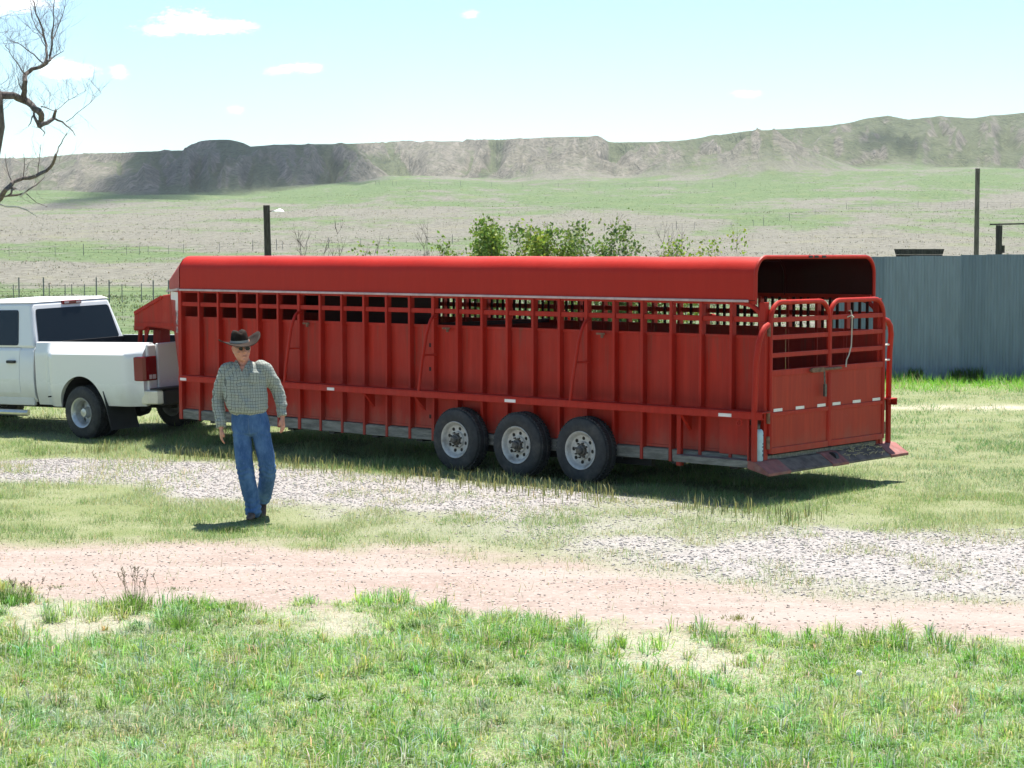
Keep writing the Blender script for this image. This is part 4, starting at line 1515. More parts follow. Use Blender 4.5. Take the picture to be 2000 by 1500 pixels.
# dual rear wheels and front wheels
def dually_mesh(deep):
    r, w_, rr = .395, .22, .218
    tyre = [(rr - .006, -w_ + .02), (rr + .02, -w_), (r - .05, -w_ - .003), (r - .015, -w_ + .018), (r, -w_ + .05), (r, -w_ / 2 - .01), (r - .008, -w_ / 2), (r, -w_ / 2 + .01),
            (r, -.05), (r - .015, -.018), (r - .05, .003), (rr + .02, 0), (rr - .004, -.018)]
    bt = MB().lathe_y(tyre, 48)
    for k in range(60):
        a0, a1 = 2 * math.pi * k / 60, 2 * math.pi * (k + .6) / 60
        for y0, y1 in ((-w_ + .03, -w_ / 2 - .03), (-w_ / 2 + .03, -.03)):
            vs = [((r - .01 + d) * math.cos(a), y, (r - .01 + d) * math.sin(a)) for d in (0, .017) for a, y in ((a0, y0), (a1, y0), (a1, y1), (a0, y1))]
            bt.add(vs, [(4, 5, 6, 7), (0, 1, 5, 4), (1, 2, 6, 5), (2, 3, 7, 6), (3, 0, 4, 7)])
    dp = -.15 if deep else .02
    rad0 = [.085, .105, .118, .132, .146, .160, .170]
    br = MB().lathe_y([(rr - .006, -w_ + .02), (rr - .02, -w_ + .05), (rr - .022, -.05), (rr - .008, -.02), (rr + .010, .003), (rr + .008, .009), (rr - .006, .004), (rr - .02, -.02), (rr - .035, -.045)], 48)
    na2 = 96
    rad_ = rad0 + [.176, .180, rr - .034]
    ed = -.165 if deep else -.045
    pf = lambda q: (dp + .03 * (1 - (q - .085) / .085) if deep else dp + (q - .085) / .09 * (-.04 - dp)) if q < .178 else (ed + (q - .180) / (rr - .214) * (-.045 - ed) if deep else -.045)
    vs = [(q * math.cos(2 * math.pi * k / na2), pf(q), q * math.sin(2 * math.pi * k / na2)) for q in rad_ for k in range(na2)]
    fs = []
    for i in range(len(rad_) - 1):
        qm = (rad_[i] + rad_[i + 1]) / 2
        for k in range(na2):
            a = 2 * math.pi * (k + .5) / na2
            st = 2 * math.pi / 4
            da = (a + .5 + st / 2) % st - st / 2
            if (qm - .145) ** 2 + (qm * da) ** 2 < .029 ** 2:
                continue
            fs.append((i * na2 + k, i * na2 + (k + 1) % na2, (i + 1) * na2 + (k + 1) % na2, (i + 1) * na2 + k))
    br.add(vs, fs)
    h = MB().lathe_y([(.001, dp + .12), (.06, dp + .11), (.075, dp + .03), (.088, dp - .01)], 24)
    h.lathe_y([(.001, dp - .03), (.19, dp - .03), (.19, dp - .05)], 24)
    for k in range(8):
        a = 2 * math.pi * k / 8
        h.lathe_y([(.001, dp + .03), (.012, dp + .03), (.012, dp - .01)], 6, (.098 * math.cos(a), 0, .098 * math.sin(a)))
    return bt.mesh('tyre', True), br.mesh('rim', True, 50), h.mesh('hub', True)
dm, fm = dually_mesh(True), dually_mesh(False)
def tk_wheel(x, y, flip, meshes, spin=0.0):
    wl_ = link('wheel', meshes[1], M['alloy'], TK)
    wl_.location = (x, y, .385)
    wl_.rotation_euler = (0, spin, math.pi if flip else 0)
    link('tyre', meshes[0], M['rubber'], wl_)
    link('hub', meshes[2], M['alloy'], wl_)
tk_wheel(0, 1.165, False, dm, .4)
tk_wheel(0, -1.165, True, dm)
tk_wheel(0, .66, True, dm)
tk_wheel(0, -.66, False, dm)
tk_wheel(4.29, .985, False, fm)
tk_wheel(4.29, -.985, True, fm)
# ================================================================== steel windbreak fence on the right
FY = 41.0
FE = thing('metal_fence', 'tall blue grey corrugated steel windbreak fence behind the red trailer', 'fence', (6.0, FY, 0))
fx = 6.72
rs = random.Random(8)
k = 0
while fx < 13.4:
    wd = .535 + rs.uniform(-.012, .02)
    x0 = fx - 6.0
    n_ = 8
    prof = []
    for i in range(n_):
        a = x0 + wd * i / n_
        q = wd / n_
        prof += [(a, 0), (a + q * .55, 0), (a + q * .68, -.009), (a + q * .87, -.009)]
    prof.append((x0 + wd + .006, 0))
    lean = rs.uniform(-.008, .008)
    zt = 2.575 + .018 * (fx - 6.7) + rs.uniform(-.006, .006)
    vs, fs = [], []
    for (a, y) in prof:
        vs += [(a, y - .010 * (k % 2), .0), (a + lean * .4, y - .010 * (k % 2) + lean, zt)]
    for i in range(len(prof) - 1):
        fs.append((2 * i, 2 * i + 2, 2 * i + 3, 2 * i + 1))
    o = MB().add(vs, fs).build('panel', M['steel%d' % rs.randint(0, 2)], FE)
    fx += wd
    k += 1
for z in (.5, 1.35, 2.3):
    MB().beam((.7, .05, z), (7.4, .05, z), .04, .09).build('rail', M['polewood'], FE)
for x in (.75, 2.6, 4.45, 6.3):
    MB().box(x - .06, x + .06, .075, .19, 0, 2.45).build('post', M['polewood'], FE)

# ================================================================== posts
def post(name, label, cat, u, vtop, y, wpx, mat, wob=.01, lean=0.0):
    p = at(u, vtop, y)
    z0 = float(zg(p[0], y))
    o = thing(name, label, cat, (p[0], y, z0))
    h = p[2] - z0
    r = wpx / 2 / FPX * y
    b = MB()
    b.tube([(lean * (1 - q) * h, 0, q * h) for q in np.linspace(0, 1, 7)], [r * (1.08 - .12 * q) + random.Random(int(q * 10)).uniform(-wob, wob) * r for q in np.linspace(0, 1, 7)], 10)
    b.build('shaft', M[mat], o, sm=True, angle=50)
    return o, h, r
o, h, r = post('lamp_post', 'dark wooden post with a small white lamp, behind the front of the trailer roof', 'lamp post', 520.5, 401, 46, 13.5, 'darkwood', .06, .02)
MB().tube([(r * .6, 0, h - .14), (r + .10, -.02, h - .13)], .014, 6).build('arm', M['hub'], o)
b = MB()
b.ellipse_loft([(r + .22, -.02, h - .155, .095, .075), (r + .22, -.02, h - .15, .12, .095), (r + .22, -.02, h - .125, .10, .08), (r + .225, -.02, h - .095, .06, .05), (r + .23, -.02, h - .078, .02, .02)], 16)
b.tube([(r + .04, -.02, h - .145), (r + .16, -.02, h - .135)], [.012, .03], 8)
b.build('lamp_shade', M['lampwhite'], o, sm=True)
o, h, r = post('utility_pole', 'bare weathered wooden pole rising behind the steel fence', 'pole', 1909.5, 330, 52, 9.5, 'polewood', .04)
MB().tube([(0, 0, h), (0, 0, h + .01)], r * 1.05, 10).build('cap', M['darkwood'], o)

# gate frame beyond the fence
p0, p1 = at(1951.5, 440, 47), at(2085, 438, 47)
GF = thing('gate_frame', 'dark wooden gateway with a thin top rail, beyond the steel fence', 'gateway', (p0[0], 47, float(zg(p0[0], 47))))
z0 = GF.location.z
for x in (0, p1[0] - p0[0]):
    b = MB()
    b.tube([(x, 0, q) for q in (0, 1.2, 2.4, 2.9, p0[2] - z0)], [.088, .082, .085, .076, .080], 8)
    b.build('post', M['darkwood'], GF, sm=True, angle=40)
MB().beam((-.22, 0, p0[2] - z0 + .02), (p1[0] - p0[0] + .3, 0, p1[2] - z0 + .04), .06, .035).build('top_rail', M['darkwood'], GF)
MB().box(.06, .13, -.05, .05, p0[2] - z0 - .66, p0[2] - z0 - .48).build('hinge_block', M['darkwood'], GF)
MB().tube([(1.05, -.02, p0[2] - z0 - .62), (1.05, -.02, p0[2] - z0 - .48), (1.12, -.02, p0[2] - z0 - .46)], .05, 8).build('knob', M['darkwood'], GF)

# hay feeder behind the fence
pf = at(1795, 486, 45.5)
HF = thing('hay_feeder', 'dark tapered wooden feeder standing on legs just above the fence top', 'feeder', (pf[0], 45.5, float(zg(pf[0], 45.5))))
zt = pf[2] - HF.location.z
for y in (-.25, .25):
    for k, (z0, z1) in enumerate(((zt - .13, zt - .005), (zt - .25, zt - .135))):
        q0, q1 = .53 - (zt - z0) * .30, .53 - (zt - z1) * .30
        MB().prism([(-q0, z0), (q0 + .02 * k, z0), (q1, z1), (-q1, z1)], 'y', y - .02, y + .02).build('plank', M['darkwood'], HF)
for x in (-.32, -.06, .14, .36):
    for y in (-.25, .25):
        MB().box(x - .05, x + .05, y - .03, y + .03, 0 if abs(x) > .3 else zt - .7, zt - .252).build('slat', M['darkwood'], HF)
MB().box(-.40, .42, -.24, .24, zt - .75, zt - .70).build('tray', M['darkwood'], HF)

# ================================================================== wire fences out on the pasture
def wire_fence(label, line, posts, ph=1.25, pr=.032, wires=3, far=False):
    """line: base line as (u, v) points, posts: (u, height factor)"""
    lu, lv = zip(*line)
    pts = []
    for u, hf in posts:
        d = ground_depth(u, float(np.interp(u, lu, lv)))
        x = (u - 1000) / FPX * d
        pts.append((x, d, float(zg(x, d)), hf))
    o = thing('wire_fence', label, 'fence', pts[0][:3], group='wire fences across the pasture')
    ox, oy, oz = pts[0][:3]
    for x, y, z, hf in pts:
        b = MB()
        r_ = pr * (1.5 if hf > 1.1 else 1.0)
        b.tube([(x - ox, y - oy, z - oz - .1), (x - ox, y - oy, z - oz + ph * hf)], r_, 6)
        b.build('post', M['wirepost'], o)
    for wv in range(wires):
        q = (wv + 1) / (wires + .15)
        b = MB()
        b.tube([(x - ox, y - oy, z - oz + ph * .92 * q) for x, y, z, hf in pts], .012 if not far else .02, 4)
        b.build('wire', M['wire'], o)
    return o


rs = random.Random(4)
wire_fence('wire fence with thin steel posts just behind the white pickup', [(-60, 592), (600, 590)],
           [(u, rs.choice((.95, 1.0, 1.15, 1.3))) for u in (-55, -20, 27, 38, 86, 97, 128, 141, 166, 189, 214, 239, 277, 300, 330, 372, 410)], 1.3)
wire_fence('wire fence with posts crossing the grey pasture left of the lamp post', [(-100, 500), (250, 499), (500, 490), (900, 476), (1000, 474)],
           [(u, rs.choice((.9, 1.0, 1.2))) for u in (-60, 20, 110, 165, 249, 274, 291, 331, 360, 430, 495, 541, 553, 600, 643, 705, 760, 835, 884, 940, 1000)], 1.35)
wire_fence('wire fence on the slope above the leafy shrubs right of centre', [(1180, 452), (1430, 446), (1500, 440), (1560, 427), (1655, 408)],
           [(u, rs.choice((.9, 1.0, 1.2))) for u in (1180, 1240, 1290, 1312, 1320, 1355, 1427, 1470, 1490, 1540, 1590, 1651)], 1.35)
wire_fence('wire fence high on the right pasture beside the tall pole', [(1640, 411), (1800, 406), (2100, 406)],
           [(u, rs.choice((.9, 1.0, 1.25))) for u in (1655, 1700, 1745, 1790, 1836, 1880, 1925, 1970, 2020, 2070)], 1.5, far=True)
wire_fence('farthest wire fence along the foot of the hills', [(740, 362), (1000, 366), (1340, 367), (1450, 366)],
           [(u, 1.0) for u in (735, 742, 768, 775, 840, 900, 960, 1020, 1090, 1150, 1220, 1285, 1340, 1390, 1435)], 1.9, .06, far=True)

# ================================================================== bare tree at the left edge
TY = 40.0
TX = float(at(-40, 500, TY)[0])
TREE = thing('bare_tree', 'old leafless tree with crooked dark limbs at the left edge of the view', 'tree', (TX, TY, float(zg(TX, TY)) - .03))
tz = TREE.location.z
rs = random.Random(21)


def tp(u, v, dy=0.0):
    p = at(u, v, TY + dy)
    return (p[0] - TX, dy, p[2] - tz)


def px_m(w_):
    return w_ / FPX * TY


b = MB()
tr = [(-84, 760, 0), (-66, 640, .1), (-56, 520, .15), (-46, 400, .1), (-30, 320, 0), (-18, 245, 0), (-20, 190, -.1), (-46, 90, 0), (-70, -40, .3), (-80, -160, .4)]
b.tube([tp(*p) for p in tr], [px_m(w_) for w_ in (34, 29, 27, 26, 26, 27, 24, 17, 12, 6)], 14)
b.tube([tp(-34, 300), tp(-110, 200, .4), tp(-190, 80, .8), (tp(-230, -60, 1.1))], [px_m(w_) for w_ in (15, 12, 8, 4)], 10)
b.tube([tp(-34, 430), tp(-120, 390, -.5), tp(-220, 330, -.9), (tp(-290, 250, -1.2))], [px_m(w_) for w_ in (11, 9, 6, 2)], 8)
b.build('trunk', M['bark'], TREE, sm=True, angle=60)
BR = [
    ([(-34, 200), (-12, 190), (8, 186), (28, 187), (46, 195), (62, 205), (76, 217), (81, 232), (77, 247)], [20, 17, 15, 14, 15, 13, 13, 11, 10], 0),
    ([(46, 195), (48, 178), (49, 160), (49, 146), (58, 139), (72, 133), (86, 127), (92, 122)], [12, 10, 10, 9, 8, 7, 7, 6], .05),
    ([(86, 127), (92, 108), (91, 88), (86, 72), (83, 55), (76, 38), (69, 18), (62, -4), (55, -36)], [6, 5, 4.5, 4, 3.4, 3, 2.4, 2, 1], .08),
    ([(91, 122), (98, 117), (100, 98), (101, 74), (104, 52), (104, 22), (107, -22)], [5.5, 5, 4, 3.4, 2.6, 2, 1], .02),
    ([(97, 118), (110, 108), (124, 100)], [3, 2, 1], 0), ([(84, 124), (66, 106), (50, 95), (35, 84), (20, 80)], [3, 2.6, 2.2, 1.8, 1], -.2),
    ([(50, 146), (36, 126), (20, 104), (10, 90)], [2.6, 2, 1.4, .8], -.2), ([(47, 182), (38, 165), (34, 150)], [3, 2, 1], -.1),
    ([(101, 80), (112, 55), (122, 30), (128, 2)], [2.6, 2, 1.5, .8], .1), ([(86, 72), (70, 52), (62, 34), (58, 8)], [2.4, 2, 1.4, .8], .15),
    ([(92, 95), (82, 80), (74, 66), (60, 56)], [2.2, 1.7, 1.2, .8], -.1),
    ([(76, 247), (92, 240), (105, 231), (109, 215)], [10, 8, 8, 5], 0), ([(106, 231), (122, 238), (136, 250), (147, 265)], [4.5, 3.6, 2.6, 1.4], -.05),
    ([(77, 247), (70, 234), (66, 217)], [9, 6, 3], .05), ([(80, 208), (96, 213), (112, 218)], [2.4, 1.8, 1.2], 0),
    ([(112, 214), (126, 202), (142, 192), (166, 178)], [1.6, 1.3, 1, .6], 0), ([(129, 238), (150, 221), (176, 201), (198, 182)], [1.6, 1.3, 1, .6], .1),
    ([(66, 224), (60, 240), (56, 247)], [3, 2, 1], 0), ([(77, 249), (88, 260), (84, 266)], [2.4, 1.8, 1], 0),
    ([(-34, 430), (-16, 400), (2, 386), (12, 370), (26, 355), (46, 348), (70, 344), (90, 334), (103, 320), (109, 302)], [16, 13, 11, 9, 8, 7.5, 7, 6.5, 6, 5], -.3),
    ([(109, 302), (114, 288), (123, 272), (131, 259)], [4, 2.4, 1.8, 1], -.3), ([(0, 384), (14, 366), (28, 368), (22, 378), (8, 384)], [7, 6, 5, 4, 3], -.25),
    ([(16, 382), (46, 378), (70, 362), (88, 345)], [5, 3.4, 2.6, 1.2], -.2), ([(46, 348), (48, 322), (46, 300)], [2, 1.4, .8], -.3),
    ([(74, 344), (77, 312), (80, 282)], [2, 1.4, .8], -.3), ([(24, 356), (14, 330), (10, 300)], [2, 1.4, .8], -.3),
    ([(50, 376), (60, 386), (70, 395), (92, 404)], [2, 1.5, 1.2, .7], -.2),
]
ends = []
for pts, ws, dy in BR:
    b = MB()
    P = [tp(u, v, dy + .25 * math.sin(i * 1.3 + u * .05)) for i, (u, v) in enumerate(pts)]
    # small crooks between the measured points
    Q, W = [P[0]], [ws[0]]
    for i in range(1, len(P)):
        m_ = [(P[i - 1][k] + P[i][k]) / 2 + rs.uniform(-.02, .02) for k in range(3)]
        Q += [m_, P[i]]
        W += [(ws[i - 1] + ws[i]) / 2, ws[i]]
    b.tube(Q, [px_m(w_) / 2 for w_ in W], 8 if ws[0] > 5 else 5)
    b.build('branch', M['bark'], TREE, sm=True, angle=60)
    for q in Q[len(Q) // 3:]:
        ends.append((Vector(q), max(.5, ws[-1])))
for pts, dy in (([(-4, 398), (14, 404), (34, 404), (52, 410), (74, 424)], -.4), ([(40, 384), (48, 376), (55, 368)], -.4), ([(52, 330), (58, 316)], -.35)):
    b = MB()
    b.tube([tp(u, v, dy) for u, v in pts], [px_m(1.6), ] * (len(pts) - 1) + [px_m(.6)], 5)
    o = b.build('branch', M['deadbranch'], TREE)
    o['label'] = 'pale barkless dead branch'
# fine twigs
b = MB()
def twig(p, d, L, r_, depth):
    pts = [p]
    cur = p.copy()
    dd = d.copy()
    n_ = 4
    for i in range(n_):
        dd = (dd + Vector((rs.uniform(-.28, .28), rs.uniform(-.28, .28), rs.uniform(-.16, .26)))).normalized()
        cur = cur + dd * (L / n_)
        pts.append(cur.copy())
    b.tube(pts, [r_ * (1 - .75 * i / n_) for i in range(n_ + 1)], 3, caps=False)
    if depth > 0:
        for i in (1, 2, 3, 4):
            if rs.random() < .85:
                twig(pts[i], (dd + Vector((rs.uniform(-.9, .9), rs.uniform(-.9, .9), rs.uniform(-.3, .7)))).normalized(), L * rs.uniform(.4, .7), r_ * .62, depth - 1)
for p, w_ in ends:
    hi = p.z > at(0, 215, TY)[2] - tz
    for _ in range(2 if hi else int(rs.random() < .5)):
        d = Vector((rs.uniform(-.9, .9), rs.uniform(-.8, .8), rs.uniform(.2, 1.2) if hi else rs.uniform(-.4, .9))).normalized()
        twig(p, d, rs.uniform(.22, .6), .004, (2 if rs.random() < .6 else 1) if hi else 1)
for q in range(16):                                    # sprays off the trunk just outside the frame
    v = rs.uniform(-40, 330)
    p = Vector(tp(-22, v, rs.uniform(-.2, .2)))
    twig(p, Vector((rs.uniform(.3, 1), rs.uniform(-.4, .4), rs.uniform(.1, .9))).normalized(), rs.uniform(.5, .95), .006, 2)
o = b.build('twigs', M['twig'], TREE)
o['kind'] = 'stuff'

# ================================================================== shrubs behind the trailer
def shrub(label, u, vtop, wpx, y, leafy, seed, green, name='shrub', cat='shrub', top_bias=.45, gap=.5):
    rs = random.Random(seed)
    p = at(u, vtop, y)
    z0 = float(zg(p[0], y))
    h = p[2] - z0
    wd = wpx / FPX * y
    o = thing(name, label, cat, (p[0], y, z0 - .02), group='shrubs in a row behind the trailer')
    b = MB()
    tips = []
    ns = max(5, int(wd * 13)) if leafy else max(6, int(wd * 16))
    for k in range(ns):
        bx = rs.uniform(-.5, .5) * wd * .7
        by = rs.uniform(-.25, .25)
        L = h * rs.uniform(.62, 1.0)
        pts = [Vector((bx, by, 0))]
        d = Vector((rs.uniform(-.10, .10) + bx * .12, rs.uniform(-.14, .14), 1)).normalized()
        n_ = 7
        for i in range(n_):
            d = (d + Vector((rs.uniform(-.13, .13), rs.uniform(-.13, .13), .05))).normalized()
            pts.append(pts[-1] + d * (L / n_))
        r0 = rs.uniform(.010, .018)
        b.tube(pts, [r0 * (1 - .8 * i / n_) for i in range(n_ + 1)], 4, caps=False)
        for i in range(3, n_ + 1):
            for _ in range(3 if not leafy else 2):
                dd = (d + Vector((rs.uniform(-1, 1), rs.uniform(-1, 1), rs.uniform(.1, .8)))).normalized()
                L2 = rs.uniform(.14, .42)
                q = [pts[i], pts[i] + dd * L2 * .5 + Vector((0, 0, .01)), pts[i] + dd * L2 + Vector((0, 0, .05))]
                b.tube(q, [.0048, .0035, .0018], 3, caps=False)
                tips += [q[1], q[2]]
                for _ in range(2):
                    d3 = (dd + Vector((rs.uniform(-1, 1), rs.uniform(-1, 1), rs.uniform(0, .8)))).normalized()
                    q3 = [q[1], q[1] + d3 * L2 * .6]
                    b.tube(q3, [.003, .0014], 3, caps=False)
                    tips.append(q3[1])
        tips += pts[3:]
    b.build('stems', M['shrubbark'], o)
    if leafy:
        nprs = np.random.RandomState(seed)
        T = np.array([tuple(t) for t in tips])
        clump = VN2(T[:, 0] * 3.1 + seed, T[:, 2] * 2.6 + seed * .7)
        keep = clump + nprs.rand(len(T)) * .5 + top_bias * (T[:, 2] / h - .75) > gap
        T = T[keep]
        n_ = int(leafy * 7500 * max(.42, wd))
        if len(T) > 3:
            c = T[nprs.randint(0, len(T), n_)] + nprs.normal(0, .095, (n_, 3))
            c[:, 2] = np.where(c[:, 2] > h * (.93 + .12 * VN1(c[:, 0] * 9, c[:, 1] * 9)), c[:, 2] - nprs.uniform(.05, .5, n_), c[:, 2])
            a = nprs.normal(0, 1, (n_, 3))
            a /= np.linalg.norm(a, axis=1)[:, None]
            e = np.cross(a, nprs.normal(0, 1, (n_, 3)))
            e /= np.linalg.norm(e, axis=1)[:, None]
            s_ = nprs.uniform(.018, .040, n_)[:, None]
            vs = np.stack([c - a * s_ * 1.25, c + e * s_ * .75, c + a * s_ * 1.25, c - e * s_ * .75], 1).reshape(-1, 3)
            fs = np.arange(n_ * 4).reshape(-1, 4)
            base = np.array(green) * nprs.uniform(.65, 1.35, (n_, 1)) * np.array([1, 1, 1])
            base[:, 0] *= nprs.uniform(.85, 1.3, n_)
            cols = np.repeat(base, 4, 0)
            link('leaves', array_mesh('leaves', vs, fs, attrs={'col': cols}), M['leaf'], o)
    return o


G1, G2, G3 = (.15, .25, .05), (.20, .30, .05), (.12, .20, .055)
shrub('wide bare grey shrub nearest the lamp post', 645, 452, 78, 37.5, 0, 1, G1)
shrub('lower bare shrub with a few green leaves, left of the forked sapling', 735, 466, 62, 38, .10, 2, G1, gap=.75)
shrub('lone forked leafless sapling', 855, 456, 34, 37, 0, 3, G1)
shrub('narrow sparse shrub with a leafy top, leftmost of the green ones', 917, 436, 34, 37.5, .5, 4, G1, gap=.6, top_bias=1.0)
shrub('widest dense green shrub, left half of the leafy row', 974, 434, 74, 37, 1.1, 5, G1)
shrub('rounded green shrub without bare tips, between the widest shrub and the bare stems', 1046, 452, 52, 37.3, 1.1, 6, G2)
shrub('thin leafless stems between two green shrubs', 1096, 452, 36, 38, 0, 7, G1)
shrub('tall slender green shrub in the middle of the leafy row', 1131, 431, 30, 37.4, .9, 8, G1, top_bias=.8)
shrub('broad green shrub with a bright yellowish foot, right half of the leafy row', 1196, 437, 80, 37, .85, 9, G3)
shrub('small dark green shrub at the right end of the leafy row', 1261, 452, 42, 37.6, .6, 10, G3)
shrub('short leafless shrub right of the leafy row', 1316, 468, 40, 38, 0, 11, G1)
shrub('sparse separate shrub with two leafy tufts, standing farthest right', 1370, 457, 46, 37.4, .35, 12, G2, gap=.7, top_bias=1.0)
# ================================================================== man walking
# local axes seen from the camera: +x to the right of the picture, -y towards the camera, z up
PG = on_ground(495, 1012, 0.0)
PE = thing('person', 'person in checked shirt, blue jeans and dark cowboy hat walking on the verge', 'person', (PG[0], PG[1], float(zg(PG[0], PG[1])) + .012))


def limb(b, pts, radii, n=14, squash=1.0):
    """tapered limb, slightly flattened front to back"""
    pts = [Vector(p) for p in pts]
    k0 = len(pts)
    P, Rr = [], []
    for i in range(k0 - 1):
        for q in (0, .25, .5, .75):
            P.append(pts[i].lerp(pts[i + 1], q))
            Rr.append(radii[i] * (1 - q) + radii[i + 1] * q)
    P.append(pts[-1])
    Rr.append(radii[-1])
    for _ in range(2):
        P = [P[0]] + [(P[i - 1] + P[i] * 2 + P[i + 1]) / 4 for i in range(1, len(P) - 1)] + [P[-1]]
    # rounded ends
    d0, d1 = (P[0] - P[1]).normalized(), (P[-1] - P[-2]).normalized()
    P = [P[0] + d0 * Rr[0] * .5] + P + [P[-1] + d1 * Rr[-1] * .5]
    Rr = [Rr[0] * .55] + Rr + [Rr[-1] * .55]
    b.tube(P, Rr, n)


# joints (metres)
SH_R, EL_R, WR_R = (-.270, .03, 1.50), (-.370, .07, 1.20), (-.310, -.05, .925)       # his right arm, left in the picture
SH_L, EL_L, WR_L = (.125, .02, 1.52), (.258, .10, 1.265), (.298, .03, 1.03)
NECK, HEADC = (-.085, -.01, 1.60), (-.098, -.035, 1.725)
HIP_R, KN_R, AN_R = (-.115, -.01, .93), (-.070, -.10, .50), (.005, -.02, .085)
HIP_L, KN_L, AN_L = (.075, -.01, .94), (.165, -.04, .50), (.060, .30, .16)

# -- body: head, neck, trunk, arms with hands, legs, one skin surface
b = MB()
hc = Vector(HEADC)
turn = R(24)                                          # looks a little to his left
def head_pts(secs):
    rings = []
    for z, cy, rx, ryf, ryb in secs:
        rg_ = []
        for k in range(24):
            a = 2 * math.pi * k / 24
            x = 1.16 * rx * math.cos(a)
            y = -1.05 * (ryf if math.sin(a) > 0 else ryb) * math.sin(a) * (1 - .10 * abs(math.cos(a)) ** 3) + cy
            xr = x * math.cos(turn) - y * math.sin(turn)
            yr = x * math.sin(turn) + y * math.cos(turn)
            rg_.append((hc.x + xr, hc.y + yr, hc.z + z))
        rings.append(rg_)
    b.loft(rings)
head_pts([(.118, .01, .025, .03, .03), (.110, .01, .052, .062, .062), (.085, .01, .071, .088, .090), (.05, .01, .077, .096, .098), (.015, .008, .077, .096, .098),
          (-.02, .004, .074, .094, .090), (-.05, -.002, .069, .090, .078), (-.08, -.008, .060, .084, .060), (-.105, -.016, .048, .074, .045), (-.122, -.024, .033, .056, .030), (-.130, -.030, .015, .03, .015)])
def hp(x, y, z):
    return Vector((hc.x + x * math.cos(turn) - y * math.sin(turn), hc.y + x * math.sin(turn) + y * math.cos(turn), hc.z + z))
b.tube([hp(0, -.088, .012), hp(0, -.104, -.012), hp(0, -.116, -.032), hp(0, -.104, -.044)], [.010, .013, .018, .013], 10)     # nose
b.tube([hp(-.018, -.098, -.042), hp(.018, -.098, -.042)], .011, 8)
b.tube([hp(-.05, -.078, .022), hp(0, -.094, .026), hp(.05, -.078, .022)], [.009, .012, .009], 8)      # brow
for s in (-1, 1):
    b.tube([hp(s * .078, .012, .022), hp(s * .086, .02, .005), hp(s * .084, .014, -.022), hp(s * .078, .004, -.036)], [.011, .015, .012, .009], 8)  # ears
    b.tube([hp(s * .048, -.062, -.035), hp(s * .042, -.072, -.05)], .022, 8)          # cheeks
b.tube([hp(-.022, -.094, -.066), hp(.022, -.094, -.066)], .0075, 8)
b.tube([hp(-.02, -.092, -.082), hp(.02, -.092, -.082)], .008, 8)
b.tube([hp(-.012, -.082, -.110), hp(.012, -.082, -.110)], .020, 8)                     # chin
b.tube([hp(0, .02, -.06), (-.090, .0, 1.62), (-.085, .01, 1.55)], [.060, .062, .075], 16)                # neck
b.ellipse_loft([(-.035, .01, 1.0, .10, .08), (-.06, .01, 1.2, .14, .09), (-.08, .005, 1.45, .17, .115), (-.086, .0, 1.55, .10, .085)], 20)
limb(b, [SH_R, EL_R, WR_R], [.055, .045, .030])
limb(b, [SH_L, EL_L, WR_L], [.055, .045, .030])
limb(b, [HIP_R, KN_R, AN_R], [.08, .06, .045])
limb(b, [HIP_L, KN_L, AN_L], [.08, .06, .045])


def hand(wr, d, palm, side, curl):
    """wr wrist, d along the hand, palm = direction the palm faces, side = towards the thumb"""
    wr, d, palm, side = Vector(wr), Vector(d).normalized(), Vector(palm).normalized(), Vector(side).normalized()
    side = (side - d * side.dot(d)).normalized()
    palm = d.cross(side) * (1 if d.cross(side).dot(palm) > 0 else -1)
    # palm: flattened block
    rings = []
    for t, w_, h_ in ((-.02, .026, .021), (.02, .034, .018), (.06, .041, .016), (.092, .042, .014), (.102, .036, .010)):
        c = wr + d * t
        rings.append([c + side * (w_ * math.cos(a)) + palm * (h_ * math.sin(a)) for a in np.linspace(0, 2 * math.pi, 13)[:-1]])
    b.loft(rings)
    for k, L in enumerate((.072, .080, .074, .058)):
        o = wr + d * .092 + side * (.032 - .0215 * k)
        dirn = d.copy() + side * (.10 - .07 * k)
        p = [o - d * .02]
        cur = o
        ang = curl * (.7 + .12 * k)
        for seg, f in enumerate((.45, .32, .23)):
            a = ang * (seg + .6)
            step = (dirn.normalized() * math.cos(a) + palm * math.sin(a)) * L * f
            p.append(cur)
            cur = cur + step
        p.append(cur)
        b.tube(p, [.0095, .0095, .0088, .0080, .0062], 8)
    o = wr + d * .025 + side * .026
    b.tube([o - side * .012, o + side * .014 + d * .022 + palm * .008, o + side * .020 + d * .05 + palm * .018, o + side * .014 + d * .072 + palm * .022], [.014, .0125, .0105, .0075], 8)


hand(WR_R, (.015, -.10, -1), (.9, .5, 0), (.35, -1, 0), .42)
hand(WR_L, (.06, -.12, -1), (-.8, .45, -.1), (-.35, -1, 0), .30)
body_me = remeshed(b, 'body', .0052, 2, .5)
body_me.materials.append(M['skin'])
for p in body_me.polygons:
    p.use_smooth = True
link('body', body_me, None, PE)

